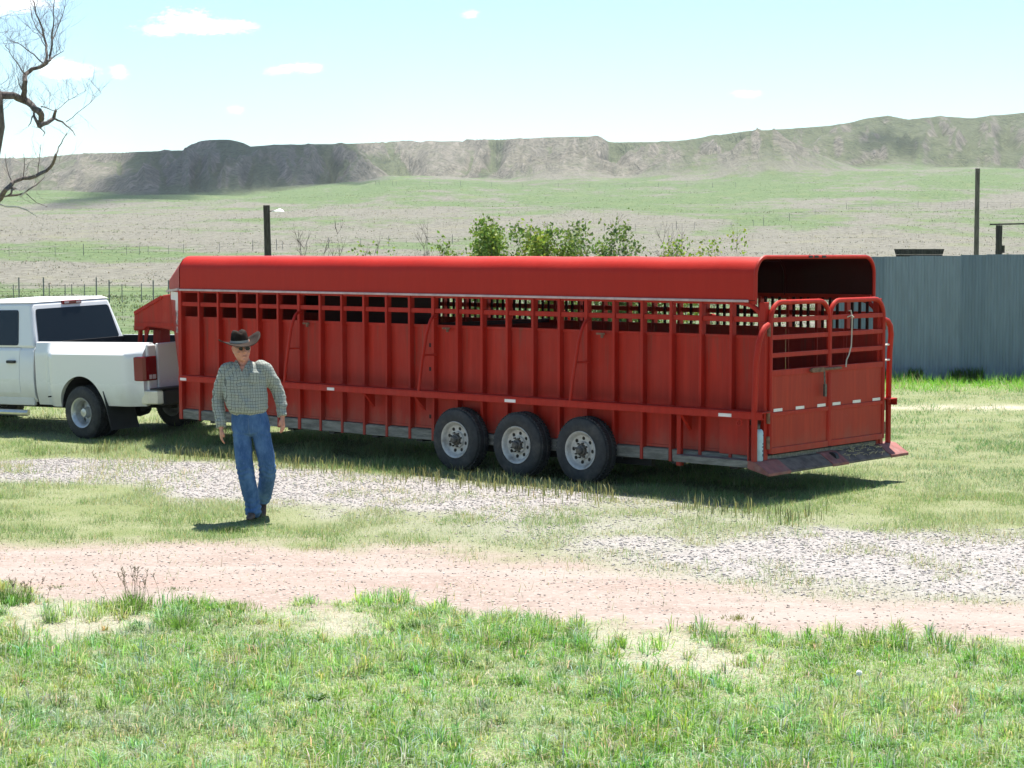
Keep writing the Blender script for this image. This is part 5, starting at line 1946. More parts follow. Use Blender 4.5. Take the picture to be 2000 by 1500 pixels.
# -- mouth line, sunglasses, hair
b = MB()
b.tube([hp(-.024, -.0975, -.0735), hp(-.008, -.1025, -.0725), (hp(.008, -.1025, -.0725)), hp(.024, -.0975, -.0735)], [.002, .0034, .0034, .002], 6)
b.build('lips', M['lips'], PE, sm=True)
b = MB()
for s in (-1, 1):
    ring = [(s * .034 + .027 * math.cos(a), -.104 + abs(.034 + .027 * math.cos(a)) ** 2 * 4.2, .002 + .019 * math.sin(a)) for a in np.linspace(0, 2 * math.pi, 17)[:-1]]
    vs = [hp(*p) for p in ring] + [hp(p[0], p[1] + .006, p[2]) for p in ring]
    b.add(vs, [tuple(range(16)), tuple(range(31, 15, -1))] + [(i, (i + 1) % 16, 16 + (i + 1) % 16, 16 + i) for i in range(16)])
b.tube([hp(-.010, -.108, .008), hp(.010, -.108, .008)], .003, 6)
for s in (-1, 1):
    b.tube([hp(s * .060, -.088, .008), hp(s * .076, -.04, .012), hp(s * .080, .01, .014)], .0028, 6)
b.build('sunglasses', M['glass'], PE, sm=True)
b = MB()
rings = []
for z, k in ((.045, 1.035), (.02, 1.045), (-.01, 1.05), (-.035, 1.04)):
    rg_ = []
    for a in np.linspace(R(35), R(325), 30):
        a2 = a - math.pi / 2
        x = .079 * k * math.sin(a)
        y = -.093 * k * math.cos(a) + .012
        rg_.append(hp(x * 1.0, y, z - (.016 if 1.8 < a < 4.5 else 0) * (1 if z < 0 else 0)))
    rings.append(rg_)
b.loft(rings, caps=False, closed=False)
o = b.build('hair', M['hair'], PE, sm=True)
sm_ = o.modifiers.new('thick', 'SOLIDIFY')
sm_.thickness = .008

# -- hat
HT = hp(-.02, .0, .062)
tilt = Matrix.Translation(HT) @ Matrix.Rotation(R(22), 4, 'Z') @ Matrix.Rotation(R(-5), 4, 'Y') @ Matrix.Rotation(R(3), 4, 'X') @ Matrix.Scale(1.09, 4)
b = MB()
rings = []
for q in (0.0, .25, .5, .75, 1.0):
    rg_ = []
    for k in range(48):
        a = 2 * math.pi * k / 48
        rx, ry = .084 + (.205 - .084) * q, .101 + (.232 - .101) * q
        z = (.085 if math.cos(a) > 0 else .045) * q ** 2 * abs(math.cos(a)) ** 2.4 - .018 * q * abs(math.sin(a)) ** 2 - .004
        rx *= 1 - .07 * q * abs(math.cos(a)) ** 4
        rg_.append(tilt @ Vector((rx * math.cos(a), ry * math.sin(a), z)))
    rings.append(rg_)
b.loft(rings, caps=False)
brim = b.mesh('hat', True, 80)
hat = link('hat', brim, M['hat'], PE)
s_ = hat.modifiers.new('thick', 'SOLIDIFY')
s_.thickness = .006
s_.offset = 1
b = MB()
rings = []
for z, rx, ry in ((-.012, .084, .101), (.02, .083, .100), (.05, .079, .095), (.085, .071, .088), (.108, .060, .078), (.118, .042, .062), (.116, .02, .04), (.112, .004, .01)):
    rg_ = []
    for k in range(48):
        a = 2 * math.pi * k / 48
        crease = 0
        if z > .09:
            crease = -.032 * math.exp(-(math.cos(a) * rx / .022) ** 2) * ((z - .09) / .028)
        pinch = 1 - .20 * math.exp(-((math.sin(a) + .75) / .35) ** 2) * abs(math.cos(a)) * max(0, z / .11)
        rg_.append(tilt @ Vector((rx * math.cos(a) * pinch, ry * math.sin(a), z + crease)))
    rings.append(rg_)
b.loft(rings, caps=False)
b.build('crown', M['hat'], hat, sm=True, angle=80)
b = MB()
b.loft([[tilt @ Vector((.0862 * k_ * math.cos(a), .1032 * k_ * math.sin(a), z)) for a in np.linspace(0, 2 * math.pi, 33)[:-1]] for z, k_ in ((.002, 1.0), (.024, .99))], caps=False)
b.build('band', M['hatband'], hat, sm=True)

# -- shirt
b = MB()
b.ellipse_loft([(-.042, .005, 1.060, .170, .128), (-.045, .0, 1.085, .190, .148), (-.050, -.008, 1.125, .206, .160), (-.062, -.006, 1.18, .212, .155), (-.072, .004, 1.30, .222, .145),
                (-.076, .010, 1.42, .218, .138), (-.077, .012, 1.49, .204, .124), (-.078, .012, 1.540, .165, .100), (-.084, .012, 1.572, .105, .082), (-.088, .010, 1.592, .078, .074)], 28)
limb(b, [(-.20, .02, 1.52), SH_R, EL_R, (WR_R[0] + .004, WR_R[1] + .01, WR_R[2] + .055)], [.072, .076, .062, .049], 16)
limb(b, [(.05, .02, 1.535), SH_L, EL_L, (WR_L[0] + .002, WR_L[1] + .008, WR_L[2] + .045)], [.072, .076, .062, .047], 16)
for wr, el in ((WR_R, EL_R), (WR_L, EL_L)):
    d = (Vector(wr) - Vector(el)).normalized()
    w0 = Vector(wr)
    b.tube([w0 - d * .085, w0 - d * .07, w0 - d * .012, w0 - d * .004], [.043, .0475, .047, .040], 14)
shirt_me = remeshed(b, 'shirt', .0085, 5, .5)
# open collar: a V cut out of the front at the neck
bm = bmesh.new()
bm.from_mesh(shirt_me)
cut = [f for f in bm.faces if f.calc_center_median().y < -.02 and abs(f.calc_center_median().x + .088) < (f.calc_center_median().z - 1.487) * .50]
bmesh.ops.delete(bm, geom=cut, context='FACES')
bm.to_mesh(shirt_me)
bm.free()
# cloth folds
vs = np.empty(len(shirt_me.vertices) * 3, np.float32)
shirt_me.vertices.foreach_get('co', vs)
vs = vs.reshape(-1, 3)
nr = np.empty(len(shirt_me.vertices) * 3, np.float32)
shirt_me.vertices.foreach_get('normal', nr)
nr = nr.reshape(-1, 3)
f = (1 - np.abs(2 * VN1.fbm(vs[:, 0] * 7 + vs[:, 2] * 5 + 3, vs[:, 2] * 9 - vs[:, 0] * 6 + vs[:, 1] * 6, 2) - 1)) - .6
f2 = np.sin(vs[:, 2] * 95 + 9 * VN2(vs[:, 0] * 12, vs[:, 1] * 12)) * smooth(1.26, 1.09, vs[:, 2]) * .35
armz = np.abs(vs[:, 0] + .07) > .20
f3 = np.sin(vs[:, 2] * 75 + vs[:, 0] * 50 + 10 * VN3(vs[:, 0] * 8, vs[:, 2] * 6)) * np.where(armz, .35, 0) * VN1(vs[:, 2] * 7, vs[:, 1] * 7)
vs = vs + nr * (.020 * f + .006 * f2 + .007 * f3)[:, None]
shirt_me.vertices.foreach_set('co', vs.ravel())
shirt_me.update()
shirt_me.materials.append(M['plaid'])
SHIRT = link('shirt', shirt_me, None, PE)
b = MB()
for s in (-1, 1):                                    # collar points and button strip
    b.add([(-.088 + s * .072, -.02, 1.612), (-.088 + s * .022, -.092, 1.545), (-.088 + s * .062, -.112, 1.512), (-.088 + s * .098, -.075, 1.562),
           (-.088 + s * .072, -.014, 1.605), (-.088 + s * .022, -.086, 1.538), (-.088 + s * .062, -.105, 1.505), (-.088 + s * .098, -.068, 1.555)],
          [(0, 1, 2, 3), (7, 6, 5, 4), (0, 1, 5, 4), (1, 2, 6, 5), (2, 3, 7, 6), (3, 0, 4, 7)])
b.build('collar', M['plaid'], SHIRT)
b = MB()
b.box(-.01, .085, -.142, -.132, 1.385, 1.49)
b.build('pocket', M['plaid'], SHIRT, bevel=.004)

# -- jeans
b = MB()
b.ellipse_loft([(-.04, .005, 1.125, .166, .124), (-.03, .008, 1.03, .186, .136), (-.02, .012, .93, .198, .142), (-.018, .010, .875, .190, .134), (-.018, .005, .845, .12, .10)], 28)
limb(b, [HIP_R, KN_R, (AN_R[0] - .002, AN_R[1] - .005, .125), (AN_R[0], AN_R[1] - .02, .055)], [.096, .086, .077, .086], 16)
limb(b, [HIP_L, KN_L, (AN_L[0] + .006, AN_L[1] - .012, .165)], [.096, .086, .075], 16)
jean_me = remeshed(b, 'jeans', .0085, 9, .5)
vs = np.empty(len(jean_me.vertices) * 3, np.float32)
jean_me.vertices.foreach_get('co', vs)
vs = vs.reshape(-1, 3)
nr = np.empty(len(jean_me.vertices) * 3, np.float32)
jean_me.vertices.foreach_get('normal', nr)
nr = nr.reshape(-1, 3)
kn = np.exp(-((vs[:, 2] - .49) / .10) ** 2) + np.exp(-((vs[:, 2] - .12) / .09) ** 2) + .6 * np.exp(-((vs[:, 2] - .86) / .05) ** 2)
f = np.sin(vs[:, 2] * 120 + 14 * VN1(vs[:, 0] * 9, vs[:, 1] * 9)) * kn
f2 = (1 - np.abs(2 * VN2.fbm(vs[:, 0] * 10, vs[:, 2] * 7 + vs[:, 1] * 5, 2) - 1)) - .6
vs = vs + nr * (.005 * f + .009 * f2)[:, None]
jean_me.vertices.foreach_set('co', vs.ravel())
jean_me.update()
jean_me.materials.append(M['denim'])
J = link('jeans', jean_me, None, PE)
b = MB()
b.ellipse_loft([(-.04, .004, 1.082, .170, .130), (-.04, .004, 1.116, .167, .127)], 32)
b.build('belt', M['belt'], PE, sm=True, angle=50)
b = MB()
b.tube([(-.025, -.137, 1.03), (-.022, -.146, .97), (-.018, -.140, .90), (-.014, -.122, .865)], .004, 6)
b.build('fly_seam', M['seam'], J)

# -- boots
def boot(ank, toe_dir, pitch):
    b = MB()
    t = Vector(toe_dir).normalized()
    a = Vector(ank)
    sd = Vector((-t.y, t.x, 0))
    rings = []
    for q, w_, h0, h1 in ((-.075, .026, .0, .07), (-.055, .036, 0, .10), (-.01, .038, .012, .115), (.05, .037, .015, .095), (.11, .043, .0, .068), (.16, .040, .0, .052), (.195, .024, .006, .036), (.205, .010, .012, .026)):
        rg_ = []
        for k in range(12):
            an = 2 * math.pi * k / 12
            x = w_ * math.cos(an)
            z = (h0 + h1) / 2 + (h1 - h0) / 2 * math.sin(an)
            z += pitch * (q + .0)
            rg_.append(Vector((a.x, a.y, 0)) + t * q + sd * x + Vector((0, 0, z + a.z)))
        rings.append(rg_)
    b.loft(rings)
    b.tube([Vector((a.x, a.y, a.z + .06)), Vector((a.x, a.y, a.z + .20)) - t * (.03 + pitch * .10)], [.047, .055], 12)
    c = Vector((a.x, a.y, a.z)) - t * .045
    b.add([c + t * i + sd * j + Vector((0, 0, k - pitch * .045)) for k in (-.004, .03) for i, j in ((-.03, -.03), (.03, -.03), (.03, .03), (-.03, .03))],
          [(3, 2, 1, 0), (4, 5, 6, 7), (0, 1, 5, 4), (1, 2, 6, 5), (2, 3, 7, 6), (3, 0, 4, 7)])
    return b.build('boot', M['boot'], PE, sm=True, angle=50)
boot((AN_R[0], AN_R[1], .0), (-.12, -1, 0), 0.0)
boot((AN_L[0], AN_L[1], .045), (.05, -1, 0), -.35)
# ================================================================== grass and gravel
NR = np.random.RandomState(77)
HAZE = .00008


def blade_mesh(name, xy, h, wd, lean, col, three=True, zoff=-.008, out=None):
    n = len(xy)
    z = zg(xy[:, 0], xy[:, 1]) + zoff
    a = NR.uniform(0, 2 * np.pi, n)
    t = a + np.pi / 2 + NR.normal(0, .5, n) if out is None else out
    wx, wy = np.cos(a) * wd / 2, np.sin(a) * wd / 2
    lx, ly = np.cos(t) * lean * h, np.sin(t) * lean * h
    p = np.stack([xy[:, 0], xy[:, 1], z], 1)
    hz = h * np.sqrt(np.maximum(.10, 1 - np.minimum(lean, .97) ** 2))
    W = np.stack([wx, wy, 0 * wx], 1)
    tip = p + np.stack([lx, ly, hz], 1)
    if three:                                       # arching blade: upright foot, tip bent over
        mid = p + np.stack([lx * .30, ly * .30, hz * .72], 1)
        tip[:, 2] = p[:, 2] + hz * np.clip(1.05 - .35 * lean, .35, 1.1)
        tip[:, :2] += (tip[:, :2] - p[:, :2]) * .35
        vs = np.stack([p - W, p + W, mid - W * .85, mid + W * .85, tip], 1).reshape(-1, 3)
        i = np.arange(n)[:, None] * 5
        fs = np.concatenate([i + [0, 1, 3], i + [0, 3, 2], i + [2, 3, 4]], 0)
        cols = np.repeat(col, 5, 0)
    else:
        vs = np.stack([p - W, p + W, tip], 1).reshape(-1, 3)
        fs = np.arange(n * 3).reshape(-1, 3)
        cols = np.repeat(col, 3, 0)
    o = link(name, array_mesh(name, vs, fs, attrs={'col': np.clip(cols, 0, 1)}), M['grass'])
    return tag(o, kind='stuff')


def wedge(n, y0, y1, margin=.085, power=1.0):
    """random ground points inside the widening view"""
    y = np.sqrt(NR.uniform(y0 ** 2, y1 ** 2, n)) if power == 1 else y0 + (y1 - y0) * NR.rand(n) ** power
    x = NR.uniform(-1, 1, n) * y * (1000 / FPX + margin)
    return np.stack([x, y], 1)


def tint(n, base, spread=.22, warm=.18):
    c = np.array(base)[None] * NR.uniform(1 - spread, 1 + spread, (n, 1))
    c = c * np.stack([NR.uniform(1 - warm, 1 + warm, n), np.ones(n), NR.uniform(1 - warm, 1 + warm, n)], 1)
    return c


GREEN_A, GREEN_B, GREEN_C, STRAW = (.205, .375, .08), (.29, .44, .145), (.47, .56, .42), (.52, .49, .36)

# --- foreground lawn: a low sward, then clumps of coarser arching blades
def lawn_colour(xy, n, dryshare):
    kind = NR.rand(n)
    hue = VN3.fbm(xy[:, 0] / .8, xy[:, 1] / .7, 3)
    col = np.where((hue > .5)[:, None], tint(n, GREEN_A, .3), tint(n, GREEN_B, .3))
    blue = smooth(.55, .70, VN2.fbm(xy[:, 0] / 1.3 + 40, xy[:, 1] / 1.0, 3))[:, None]
    col = col * (1 - blue * .5) + blue * .5 * tint(n, (.21, .29, .19))
    dry = kind < dryshare
    col[dry] = tint(dry.sum(), STRAW)
    pale = kind > .76  # pale blades, their colour also painting in bluish-white highlights
    col[pale] = tint(pale.sum(), GREEN_C)
    return col, dry


xy = wedge(225000, 9.3, 16.2)
fr = zones(xy[:, 0], xy[:, 1])[0]
bare = front_bare(xy[:, 0], xy[:, 1])
keep = NR.rand(len(xy)) < fr * (1 - .70 * bare)
xy, bare = xy[keep], bare[keep]
n = len(xy)
col, dryb = lawn_colour(xy, n, .18 + .5 * bare)
h = NR.uniform(.035, .075, n)
lean = np.clip(NR.normal(.75, .3, n), .1, 1.3)
lean[dryb] = NR.uniform(.6, 1.5, dryb.sum())
blade_mesh('foreground_sward', xy, h, NR.uniform(.003, .0055, n), lean, col, True)

cc = wedge(7600, 9.3, 16.4)
fr = zones(cc[:, 0], cc[:, 1])[0]
bare = front_bare(cc[:, 0], cc[:, 1])
big = VN2.fbm(cc[:, 0] / .9 + 2, cc[:, 1] / .8, 3)
cc = cc[(NR.rand(len(cc)) < fr * (1 - .90 * bare) * (.35 + .9 * smooth(.35, .6, big)))]
nb = NR.randint(18, 80, len(cc))
own = np.repeat(np.arange(len(cc)), nb)
n = len(own)
ch = NR.uniform(.65, 1.35, len(cc)) * (.75 + .6 * smooth(.4, .65, VN2.fbm(cc[:, 0] / .9 + 2, cc[:, 1] / .8, 3)))
ang = NR.uniform(0, 6.283, n)
rad_ = np.abs(NR.normal(0, .045, n)) * np.repeat(NR.uniform(.6, 1.5, len(cc)), nb)
xy = cc[own] + np.stack([np.cos(ang) * rad_, np.sin(ang) * rad_], 1)
col, dryb = lawn_colour(xy, n, np.full(n, .10))
ctint = np.stack([NR.uniform(.78, 1.25, len(cc)), NR.uniform(.85, 1.15, len(cc)), NR.uniform(.75, 1.2, len(cc))], 1)
col = col * ctint[own]
h = NR.uniform(.05, .12, n) * ch[own]
lean = np.clip(NR.normal(.45, .25, n) + rad_ * 5, .05, 1.25)
blade_mesh('foreground_grass', xy, h, NR.uniform(.0042, .0085, n), lean, col, True, out=ang + NR.normal(0, .6, n))

# --- taller tufts and weeds at the road edge, each a plant of its own
def tuft(label, u, v, n, hgt, spread, base, seed, name='grass_tuft', cat='grass tuft', stalks=0, group=None, wide=.006):
    rs_ = np.random.RandomState(seed)
    g = on_ground(u, v)
    z0 = float(zg(g[0], g[1]))
    r_ = np.minimum(np.abs(rs_.normal(0, spread, n)), spread * 1.15)
    a = rs_.uniform(0, 6.283, n)
    p = np.stack([r_ * np.cos(a), r_ * np.sin(a) * .8, np.full(n, -.01)], 1)
    h_ = hgt * rs_.uniform(.45, 1.0, n) * np.exp(-(r_ / (spread * 2.2)) ** 2)
    ln = np.clip(rs_.normal(.30, .2, n), 0, .9)
    ta = a + rs_.normal(0, .7, n)
    tip = p + np.stack([np.cos(ta) * ln * h_, np.sin(ta) * ln * h_, h_], 1)
    wa = rs_.uniform(0, 6.283, n)
    W = np.stack([np.cos(wa), np.sin(wa), 0 * wa], 1) * (wide / 2)
    mid = p * .5 + tip * .5 + np.stack([np.cos(ta) * -.08 * h_, np.sin(ta) * -.08 * h_, .06 * h_], 1)
    vs = np.stack([p - W, p + W, mid - W * .8, mid + W * .8, tip], 1).reshape(-1, 3)
    i = np.arange(n)[:, None] * 5
    fs = np.concatenate([i + [0, 1, 3], i + [0, 3, 2], i + [2, 3, 4]], 0)
    c = np.array(base)[None] * rs_.uniform(.7, 1.3, (n, 1))
    dry_ = rs_.rand(n) < .12
    c[dry_] = np.array(STRAW) * rs_.uniform(.7, 1.1, (dry_.sum(), 1))
    o = link(name, array_mesh(name, vs, fs, attrs={'col': np.repeat(c, 5, 0)}), M['grass'])
    o.location = (g[0], g[1], z0)
    tag(o, label, cat, group)
    if stalks:
        b = MB()
        for k in range(stalks):
            q = rs_.normal(0, spread * .7, 2)
            hh = hgt * rs_.uniform(1.1, 1.75)
            dx, dy = rs_.normal(0, .05, 2)
            b.tube([(q[0], q[1], 0), (q[0] + dx * .4, q[1] + dy * .4, hh * .6), (q[0] + dx, q[1] + dy, hh)], [.0022, .0018, .0012], 3)
            for _ in range(7):
                s0 = rs_.uniform(.75, 1.0)
                c0 = (q[0] + dx * s0, q[1] + dy * s0, hh * s0)
                b.beam(c0, (c0[0] + rs_.normal(0, .012), c0[1] + rs_.normal(0, .012), c0[2] + .02), .003, .003)
        b.build('seed_stalks', M['seedstalk'], o)
    return o


GT = 'grass tufts along the near edge of the road'
tuft('tall grass tuft with brown seed stalks at the near edge of the dirt road', 262, 1195, 420, .20, .13, GREEN_A, 1, stalks=16, group=GT)
tuft('bright green tuft at the left edge of the view beside the dirt road', 18, 1178, 380, .16, .14, (.12, .23, .05), 2, stalks=3, group=GT)
tuft('low thin tuft with a few dry stalks between the left edge and the seeding tuft', 52, 1172, 90, .09, .12, GREEN_B, 3, stalks=7, group=GT)
tuft('green tuft right of the seeding tuft, beside pale bare soil', 350, 1228, 360, .13, .12, GREEN_A, 4, group=GT)
tuft('long green tuft at the road edge below the rear wheel of the trailer', 815, 1235, 420, .12, .16, (.11, .205, .05), 5, group=GT)
tuft('broad low tuft at the near road edge left of centre', 460, 1190, 320, .08, .17, GREEN_B, 6, group=GT)
tuft('green tuft at the near road edge under the back end of the trailer', 1395, 1250, 320, .10, .15, GREEN_A, 7, group=GT)
tuft('yellowish tuft growing out on the dirt below the trailer bumper', 1440, 1208, 120, .06, .10, (.23, .26, .09), 8, group=GT)
tuft('small flat green patch lying on the dirt road right of the seeding tuft', 340, 1153, 110, .035, .12, (.17, .24, .10), 9, group=GT)
tuft('small green patch on the dirt road left of the seeding tuft', 115, 1148, 110, .035, .12, (.15, .24, .08), 10, group=GT)
tuft('green tuft among pale thatch near the right end of the road edge', 1610, 1292, 260, .07, .13, (.12, .21, .05), 11, group=GT)
tuft('rightmost low green tuft on the near road edge', 1925, 1268, 240, .06, .16, (.16, .24, .08), 12, group=GT)
tuft('dark green clump painting in the shadow on the verge at the feet of the walking man', 447, 1037, 420, .09, .16, (.065, .115, .035), 13, group=None)  # dark base colour paints the man's shadow into the blades


# broad-leaved weeds and a seed head
def weed(label, u, v, n, size, base, seed):
    rs_ = np.random.RandomState(seed)
    g = on_ground(u, v)
    z0 = float(zg(g[0], g[1]))
    o = thing('weed', label, 'weed', (g[0], g[1], z0), group='broad-leaved weeds in the lawn')
    for k in range(n):
        a = 6.283 * k / n + rs_.uniform(-.3, .3)
        L = size * rs_.uniform(.6, 1.0)
        el = rs_.uniform(.5, 1.1)
        d = Vector((math.cos(a) * math.cos(el), math.sin(a) * math.cos(el), math.sin(el)))
        s_ = Vector((-math.sin(a), math.cos(a), 0))
        vs = []
        for q, w_ in ((0, .08), (.3, .55), (.6, .8), (.85, .5), (1, .05)):
            c = d * (L * q) - Vector((0, 0, .5 * L * q * q * .6))
            vs += [c + s_ * (w_ * L * .28) + Vector((0, 0, .01)), c, c - s_ * (w_ * L * .28) + Vector((0, 0, .01))]
        fs = []
        for i in range(4):
            fs += [(3 * i, 3 * i + 1, 3 * i + 4, 3 * i + 3), (3 * i + 1, 3 * i + 2, 3 * i + 5, 3 * i + 4)]
        c = np.tile(np.array(base) * rs_.uniform(.75, 1.25), (15, 1))
        link('leaf', array_mesh('leaf', np.array([tuple(p) for p in vs]), np.array(fs), attrs={'col': c}), M['grass'], o)
    return o


weed('dark green broad-leaved weed in the lawn left of centre', 622, 1366, 9, .10, (.06, .13, .025), 1)
weed('yellow-green broad-leaved weed touching the dark weed', 662, 1368, 8, .09, (.17, .27, .05), 2)
weed('bright green broad-leaved weed below the white seed head', 1706, 1362, 8, .10, (.10, .22, .03), 3)
weed('low bright weed at the left edge of the lawn', 30, 1385, 8, .10, (.15, .27, .06), 4)
weed('yellow-green weed in the lawn below the trailer bumper', 1345, 1385, 8, .10, (.18, .27, .06), 5)
g = on_ground(1677, 1345)
DN = thing('dandelion', 'single white dandelion seed head in the lawn at the right', 'dandelion', (g[0], g[1], float(zg(g[0], g[1]))))
MB().tube([(0, 0, 0), (.004, 0, .06), (.002, 0, .105)], .0022, 5).build('stalk', M['seedstalk'], DN)
b = MB()
rs = random.Random(9)
for k in range(240):
    d = Vector((rs.gauss(0, 1), rs.gauss(0, 1), rs.gauss(0, 1))).normalized()
    c = Vector((.002, 0, .112))
    b.beam(c + d * .004, c + d * .017, .0012, .0012)
    s_ = d.orthogonal().normalized()
    b.beam(c + d * .017 - s_ * .005, c + d * .017 + s_ * .005, .0018, .0018)
b.build('seed_head', M['fluff'], DN)

# --- verge between road and trailer, ground under the trailer and the far lawn
def verge(name, n, y0, y1, hmul, wmul, three, dmul=1.0, hl=(.03, .07)):
    xy = wedge(n, y0, y1)
    fr, di, wh, sp, sa = zones(xy[:, 0], xy[:, 1])
    cl = VN2.fbm(xy[:, 0] / .45, xy[:, 1] / .5, 3)
    clb = VN1.fbm(xy[:, 0] / 1.8 + 3, xy[:, 1] / 1.4, 3)
    d = (1 - fr) * (1 - .985 * di) * (1 - .965 * wh * (.75 + .25 * smooth(.7, .5, cl))) * (1 - .55 * sp) * (1 - .9 * sa) * (.62 + .5 * smooth(.32, .62, cl)) * (.75 + .4 * smooth(.35, .6, clb)) * dmul
    keep = NR.rand(n) < d
    xy, cl, clb, wh, di = xy[keep], cl[keep], clb[keep], wh[keep], di[keep]
    m = len(xy)
    hue = VN3.fbm(xy[:, 0] / 1.7, xy[:, 1] / 1.5, 4)
    c = np.where((hue > .5)[:, None], tint(m, (.195, .30, .11)), tint(m, (.275, .355, .175)))
    # greener lawn to the right, vivid strip along the steel fence
    lawn = smooth(3.2, 5.2, xy[:, 0]) * smooth(21.5, 23.5, xy[:, 1])
    c = c * (1 - lawn[:, None]) + lawn[:, None] * np.where((hue > .52)[:, None], tint(m, (.125, .25, .09)), tint(m, (.185, .29, .14)))
    viv = smooth(37.0, 38.6, xy[:, 1] + .8 * (hue - .5)) * smooth(5, 6.2, xy[:, 0])
    c = c * (1 - viv[:, None]) + viv[:, None] * tint(m, (.17, .42, .035))
    dk = NR.rand(m) < .17 + .35 * (wh + di)
    c[dk] = tint(dk.sum(), (.40, .37, .22))
    h = NR.uniform(*hl, m) * (.6 + .9 * smooth(.35, .65, cl)) * hmul * (1 + 1.2 * viv) * (1 - .35 * lawn * (1 - viv))
    lean = np.clip(NR.normal(.78, .28, m), .1, 1.35)
    blade_mesh(name, xy, h, NR.uniform(.004, .0075, m) * wmul, lean, c, three)


verge('verge_grass', 360000, 14.5, 22.0, 1.0, 1.0, False)
verge('trailer_side_grass', 300000, 22.0, 30.0, 1.25, 1.25, False, hl=(.035, .085))
verge('far_lawn_grass', 210000, 30.0, 46.0, 1.6, 1.9, False, hl=(.03, .075))

# seeding weeds along the shaded edge beside the trailer wheels
n_ = 2600
q = NR.uniform(-1.5, 11.5, n_)
off = NR.normal(.75, .32, n_)
cs, sn = math.cos(TR_YAW), math.sin(TR_YAW)
xy = np.stack([TR_O[0] + cs * q - sn * off, TR_O[1] + sn * q + cs * off], 1)
ok_ = VN1.fbm(xy[:, 0] / .7, xy[:, 1] / .7, 3) > .45
xy = xy[ok_]
m_ = len(xy)
blade_mesh('edge_weeds', xy, NR.uniform(.08, .19, m_), NR.uniform(.006, .012, m_), np.clip(NR.normal(.25, .15, m_), 0, .7), tint(m_, (.20, .22, .10)), True)

# dark weeds at the foot of the steel fence
n_ = 2600
xy = np.stack([NR.uniform(6.4, 12.5, n_), FY - .12 - np.abs(NR.normal(0, .16, n_))], 1)
ok_ = VN2.fbm(xy[:, 0] / .5, xy[:, 1] * 0 + .3, 2) > .42
xy = xy[ok_]
m_ = len(xy)
blade_mesh('fence_foot_weeds', xy, NR.uniform(.12, .36, m_), NR.uniform(.012, .024, m_), np.clip(NR.normal(.3, .15, m_), 0, .8), tint(m_, (.075, .14, .03)), True)

# --- tussocks over the dry pasture, thinning with distance
n_ = 150000
d_ = 46 * (900 / 46) ** (NR.rand(n_) ** .9)
xy = np.stack([NR.uniform(-1, 1, n_) * d_ * .295, d_], 1)
gz = zg(xy[:, 0], xy[:, 1])
gr = greenness(xy[:, 0], xy[:, 1], gz)
cl = VN1.fbm(xy[:, 0] / 6, xy[:, 1] / 9, 4)
keep = (NR.rand(n_) < .25 + .9 * smooth(.4, .65, cl))
xy, gr = xy[keep], gr[keep]
m_ = len(xy)
isg = gr + NR.normal(0, .22, m_) > .52
c = np.where(isg[:, None], tint(m_, (.14, .18, .08), .2), tint(m_, (.205, .20, .165), .2))
dk = NR.rand(m_) < .07
c[dk] = tint(dk.sum(), (.13, .125, .095), .3)
dist = xy[:, 1]
h = NR.uniform(.06, .22, m_) * np.interp(dist, [46, 200, 900], [.8, 1.1, 1.6])
wd = NR.uniform(.05, .20, m_) * np.interp(dist, [46, 200, 900], [.5, 1.2, 2.6])
blade_mesh('pasture_tussocks', xy, h, wd, np.clip(NR.normal(.5, .3, m_), 0, 1.1), c, False, -.02)

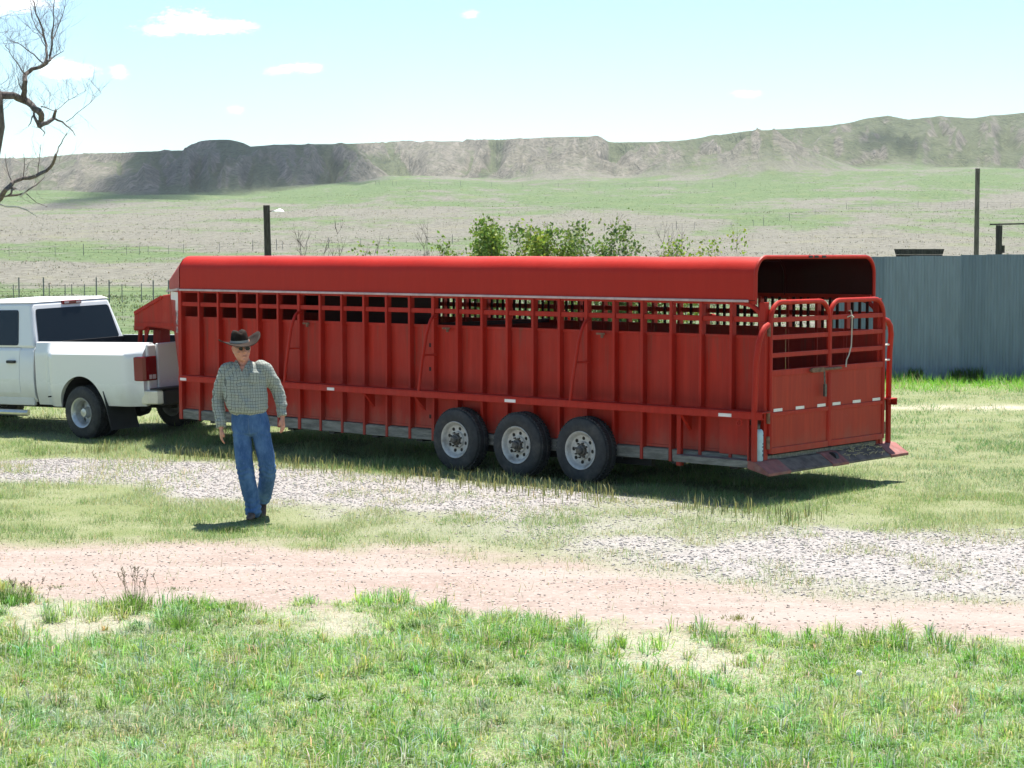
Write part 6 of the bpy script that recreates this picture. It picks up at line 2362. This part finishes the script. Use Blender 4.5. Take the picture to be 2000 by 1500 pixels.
# --- loose stones on the gravel and the dirt road
def stones(name, n, y0, y1, smin, smax, which):
    xy = wedge(n, y0, y1)
    fr, di, wh, sp, sa = zones(xy[:, 0], xy[:, 1])
    f = wh + .55 * sp * (1 - di) if which == 'w' else di
    keep = NR.rand(n) < f * (1 - .8 * fr)
    xy = xy[keep]
    m = len(xy)
    s = smin + (smax - smin) * NR.rand(m) ** 2.4
    z = zg(xy[:, 0], xy[:, 1])
    base = np.array([[1, 0, 0], [-1, 0, 0], [0, 1, 0], [0, -1, 0], [0, 0, 1], [.35, .35, -1]], float)
    P = base[None] * NR.uniform(.6, 1.25, (m, 6, 1)) * s[:, None, None]
    P[:, :, 2] *= .5
    a = NR.uniform(0, 6.283, m)
    ca, sa_ = np.cos(a)[:, None], np.sin(a)[:, None]
    X = P[:, :, 0] * ca - P[:, :, 1] * sa_
    Y = P[:, :, 0] * sa_ + P[:, :, 1] * ca
    vs = np.stack([X + xy[:, :1], Y + xy[:, 1:], P[:, :, 2] + (z + s * .18)[:, None]], -1).reshape(-1, 3)
    tri = np.array([[0, 2, 4], [2, 1, 4], [1, 3, 4], [3, 0, 4], [2, 0, 5], [1, 2, 5], [3, 1, 5], [0, 3, 5]])
    fs = (np.arange(m)[:, None, None] * 6 + tri[None]).reshape(-1, 3)
    q = NR.rand(m)
    if which == 'w':
        c = tint(m, (.31, .29, .277), .20, .05)
        c[q < .07] = tint((q < .07).sum(), (.22, .205, .20), .3, .05)
        c[q > .88] = tint((q > .88).sum(), (.40, .34, .31), .15, .05)
    else:
        c = tint(m, (.29, .235, .205), .18, .05)
        c[q < .12] = tint((q < .12).sum(), (.235, .18, .16), .3, .08)
        c[q > .8] = tint((q > .8).sum(), (.47, .43, .40), .15, .05)
    o = link(name, array_mesh(name, vs, fs, attrs={'col': np.repeat(c, 6, 0)}), M['pebble'])
    return tag(o, kind='stuff')


pm = bpy.data.materials.new('loose_stone')
pm.use_nodes = True
t_ = NT(pm.node_tree)
t_.put(t_.n['Principled BSDF'].inputs['Base Color'], t_.attr('col'))
t_.n['Principled BSDF'].inputs['Roughness'].default_value = .85
M['pebble'] = pm
stones('gravel_stones', 95000, 15.0, 28.0, .006, .020, 'w')
stones('road_stones', 15000, 12.5, 20.5, .004, .015, 'd')


# ================================================================== air
hz = bpy.data.materials.new('thin_air')
hz.use_nodes = True
t_ = NT(hz.node_tree)
t_.n.clear()
pv = t_.node('ShaderNodeVolumePrincipled')
pv.inputs['Color'].default_value = (.80, .90, 1.0, 1)
pv.inputs['Density'].default_value = HAZE
pv.inputs['Anisotropy'].default_value = .3
t_.l.new(pv.outputs[0], t_.node('ShaderNodeOutputMaterial').inputs['Volume'])
zlo, zhi = float(V[:, 2].min()), float(V[:, 2].max())
o = MB().box(-2300, 2300, -2300, 2300, zlo - 1.2, zhi + 3).build('haze', hz)
tag(o, kind='stuff')
print('HAZE', zlo, zhi)
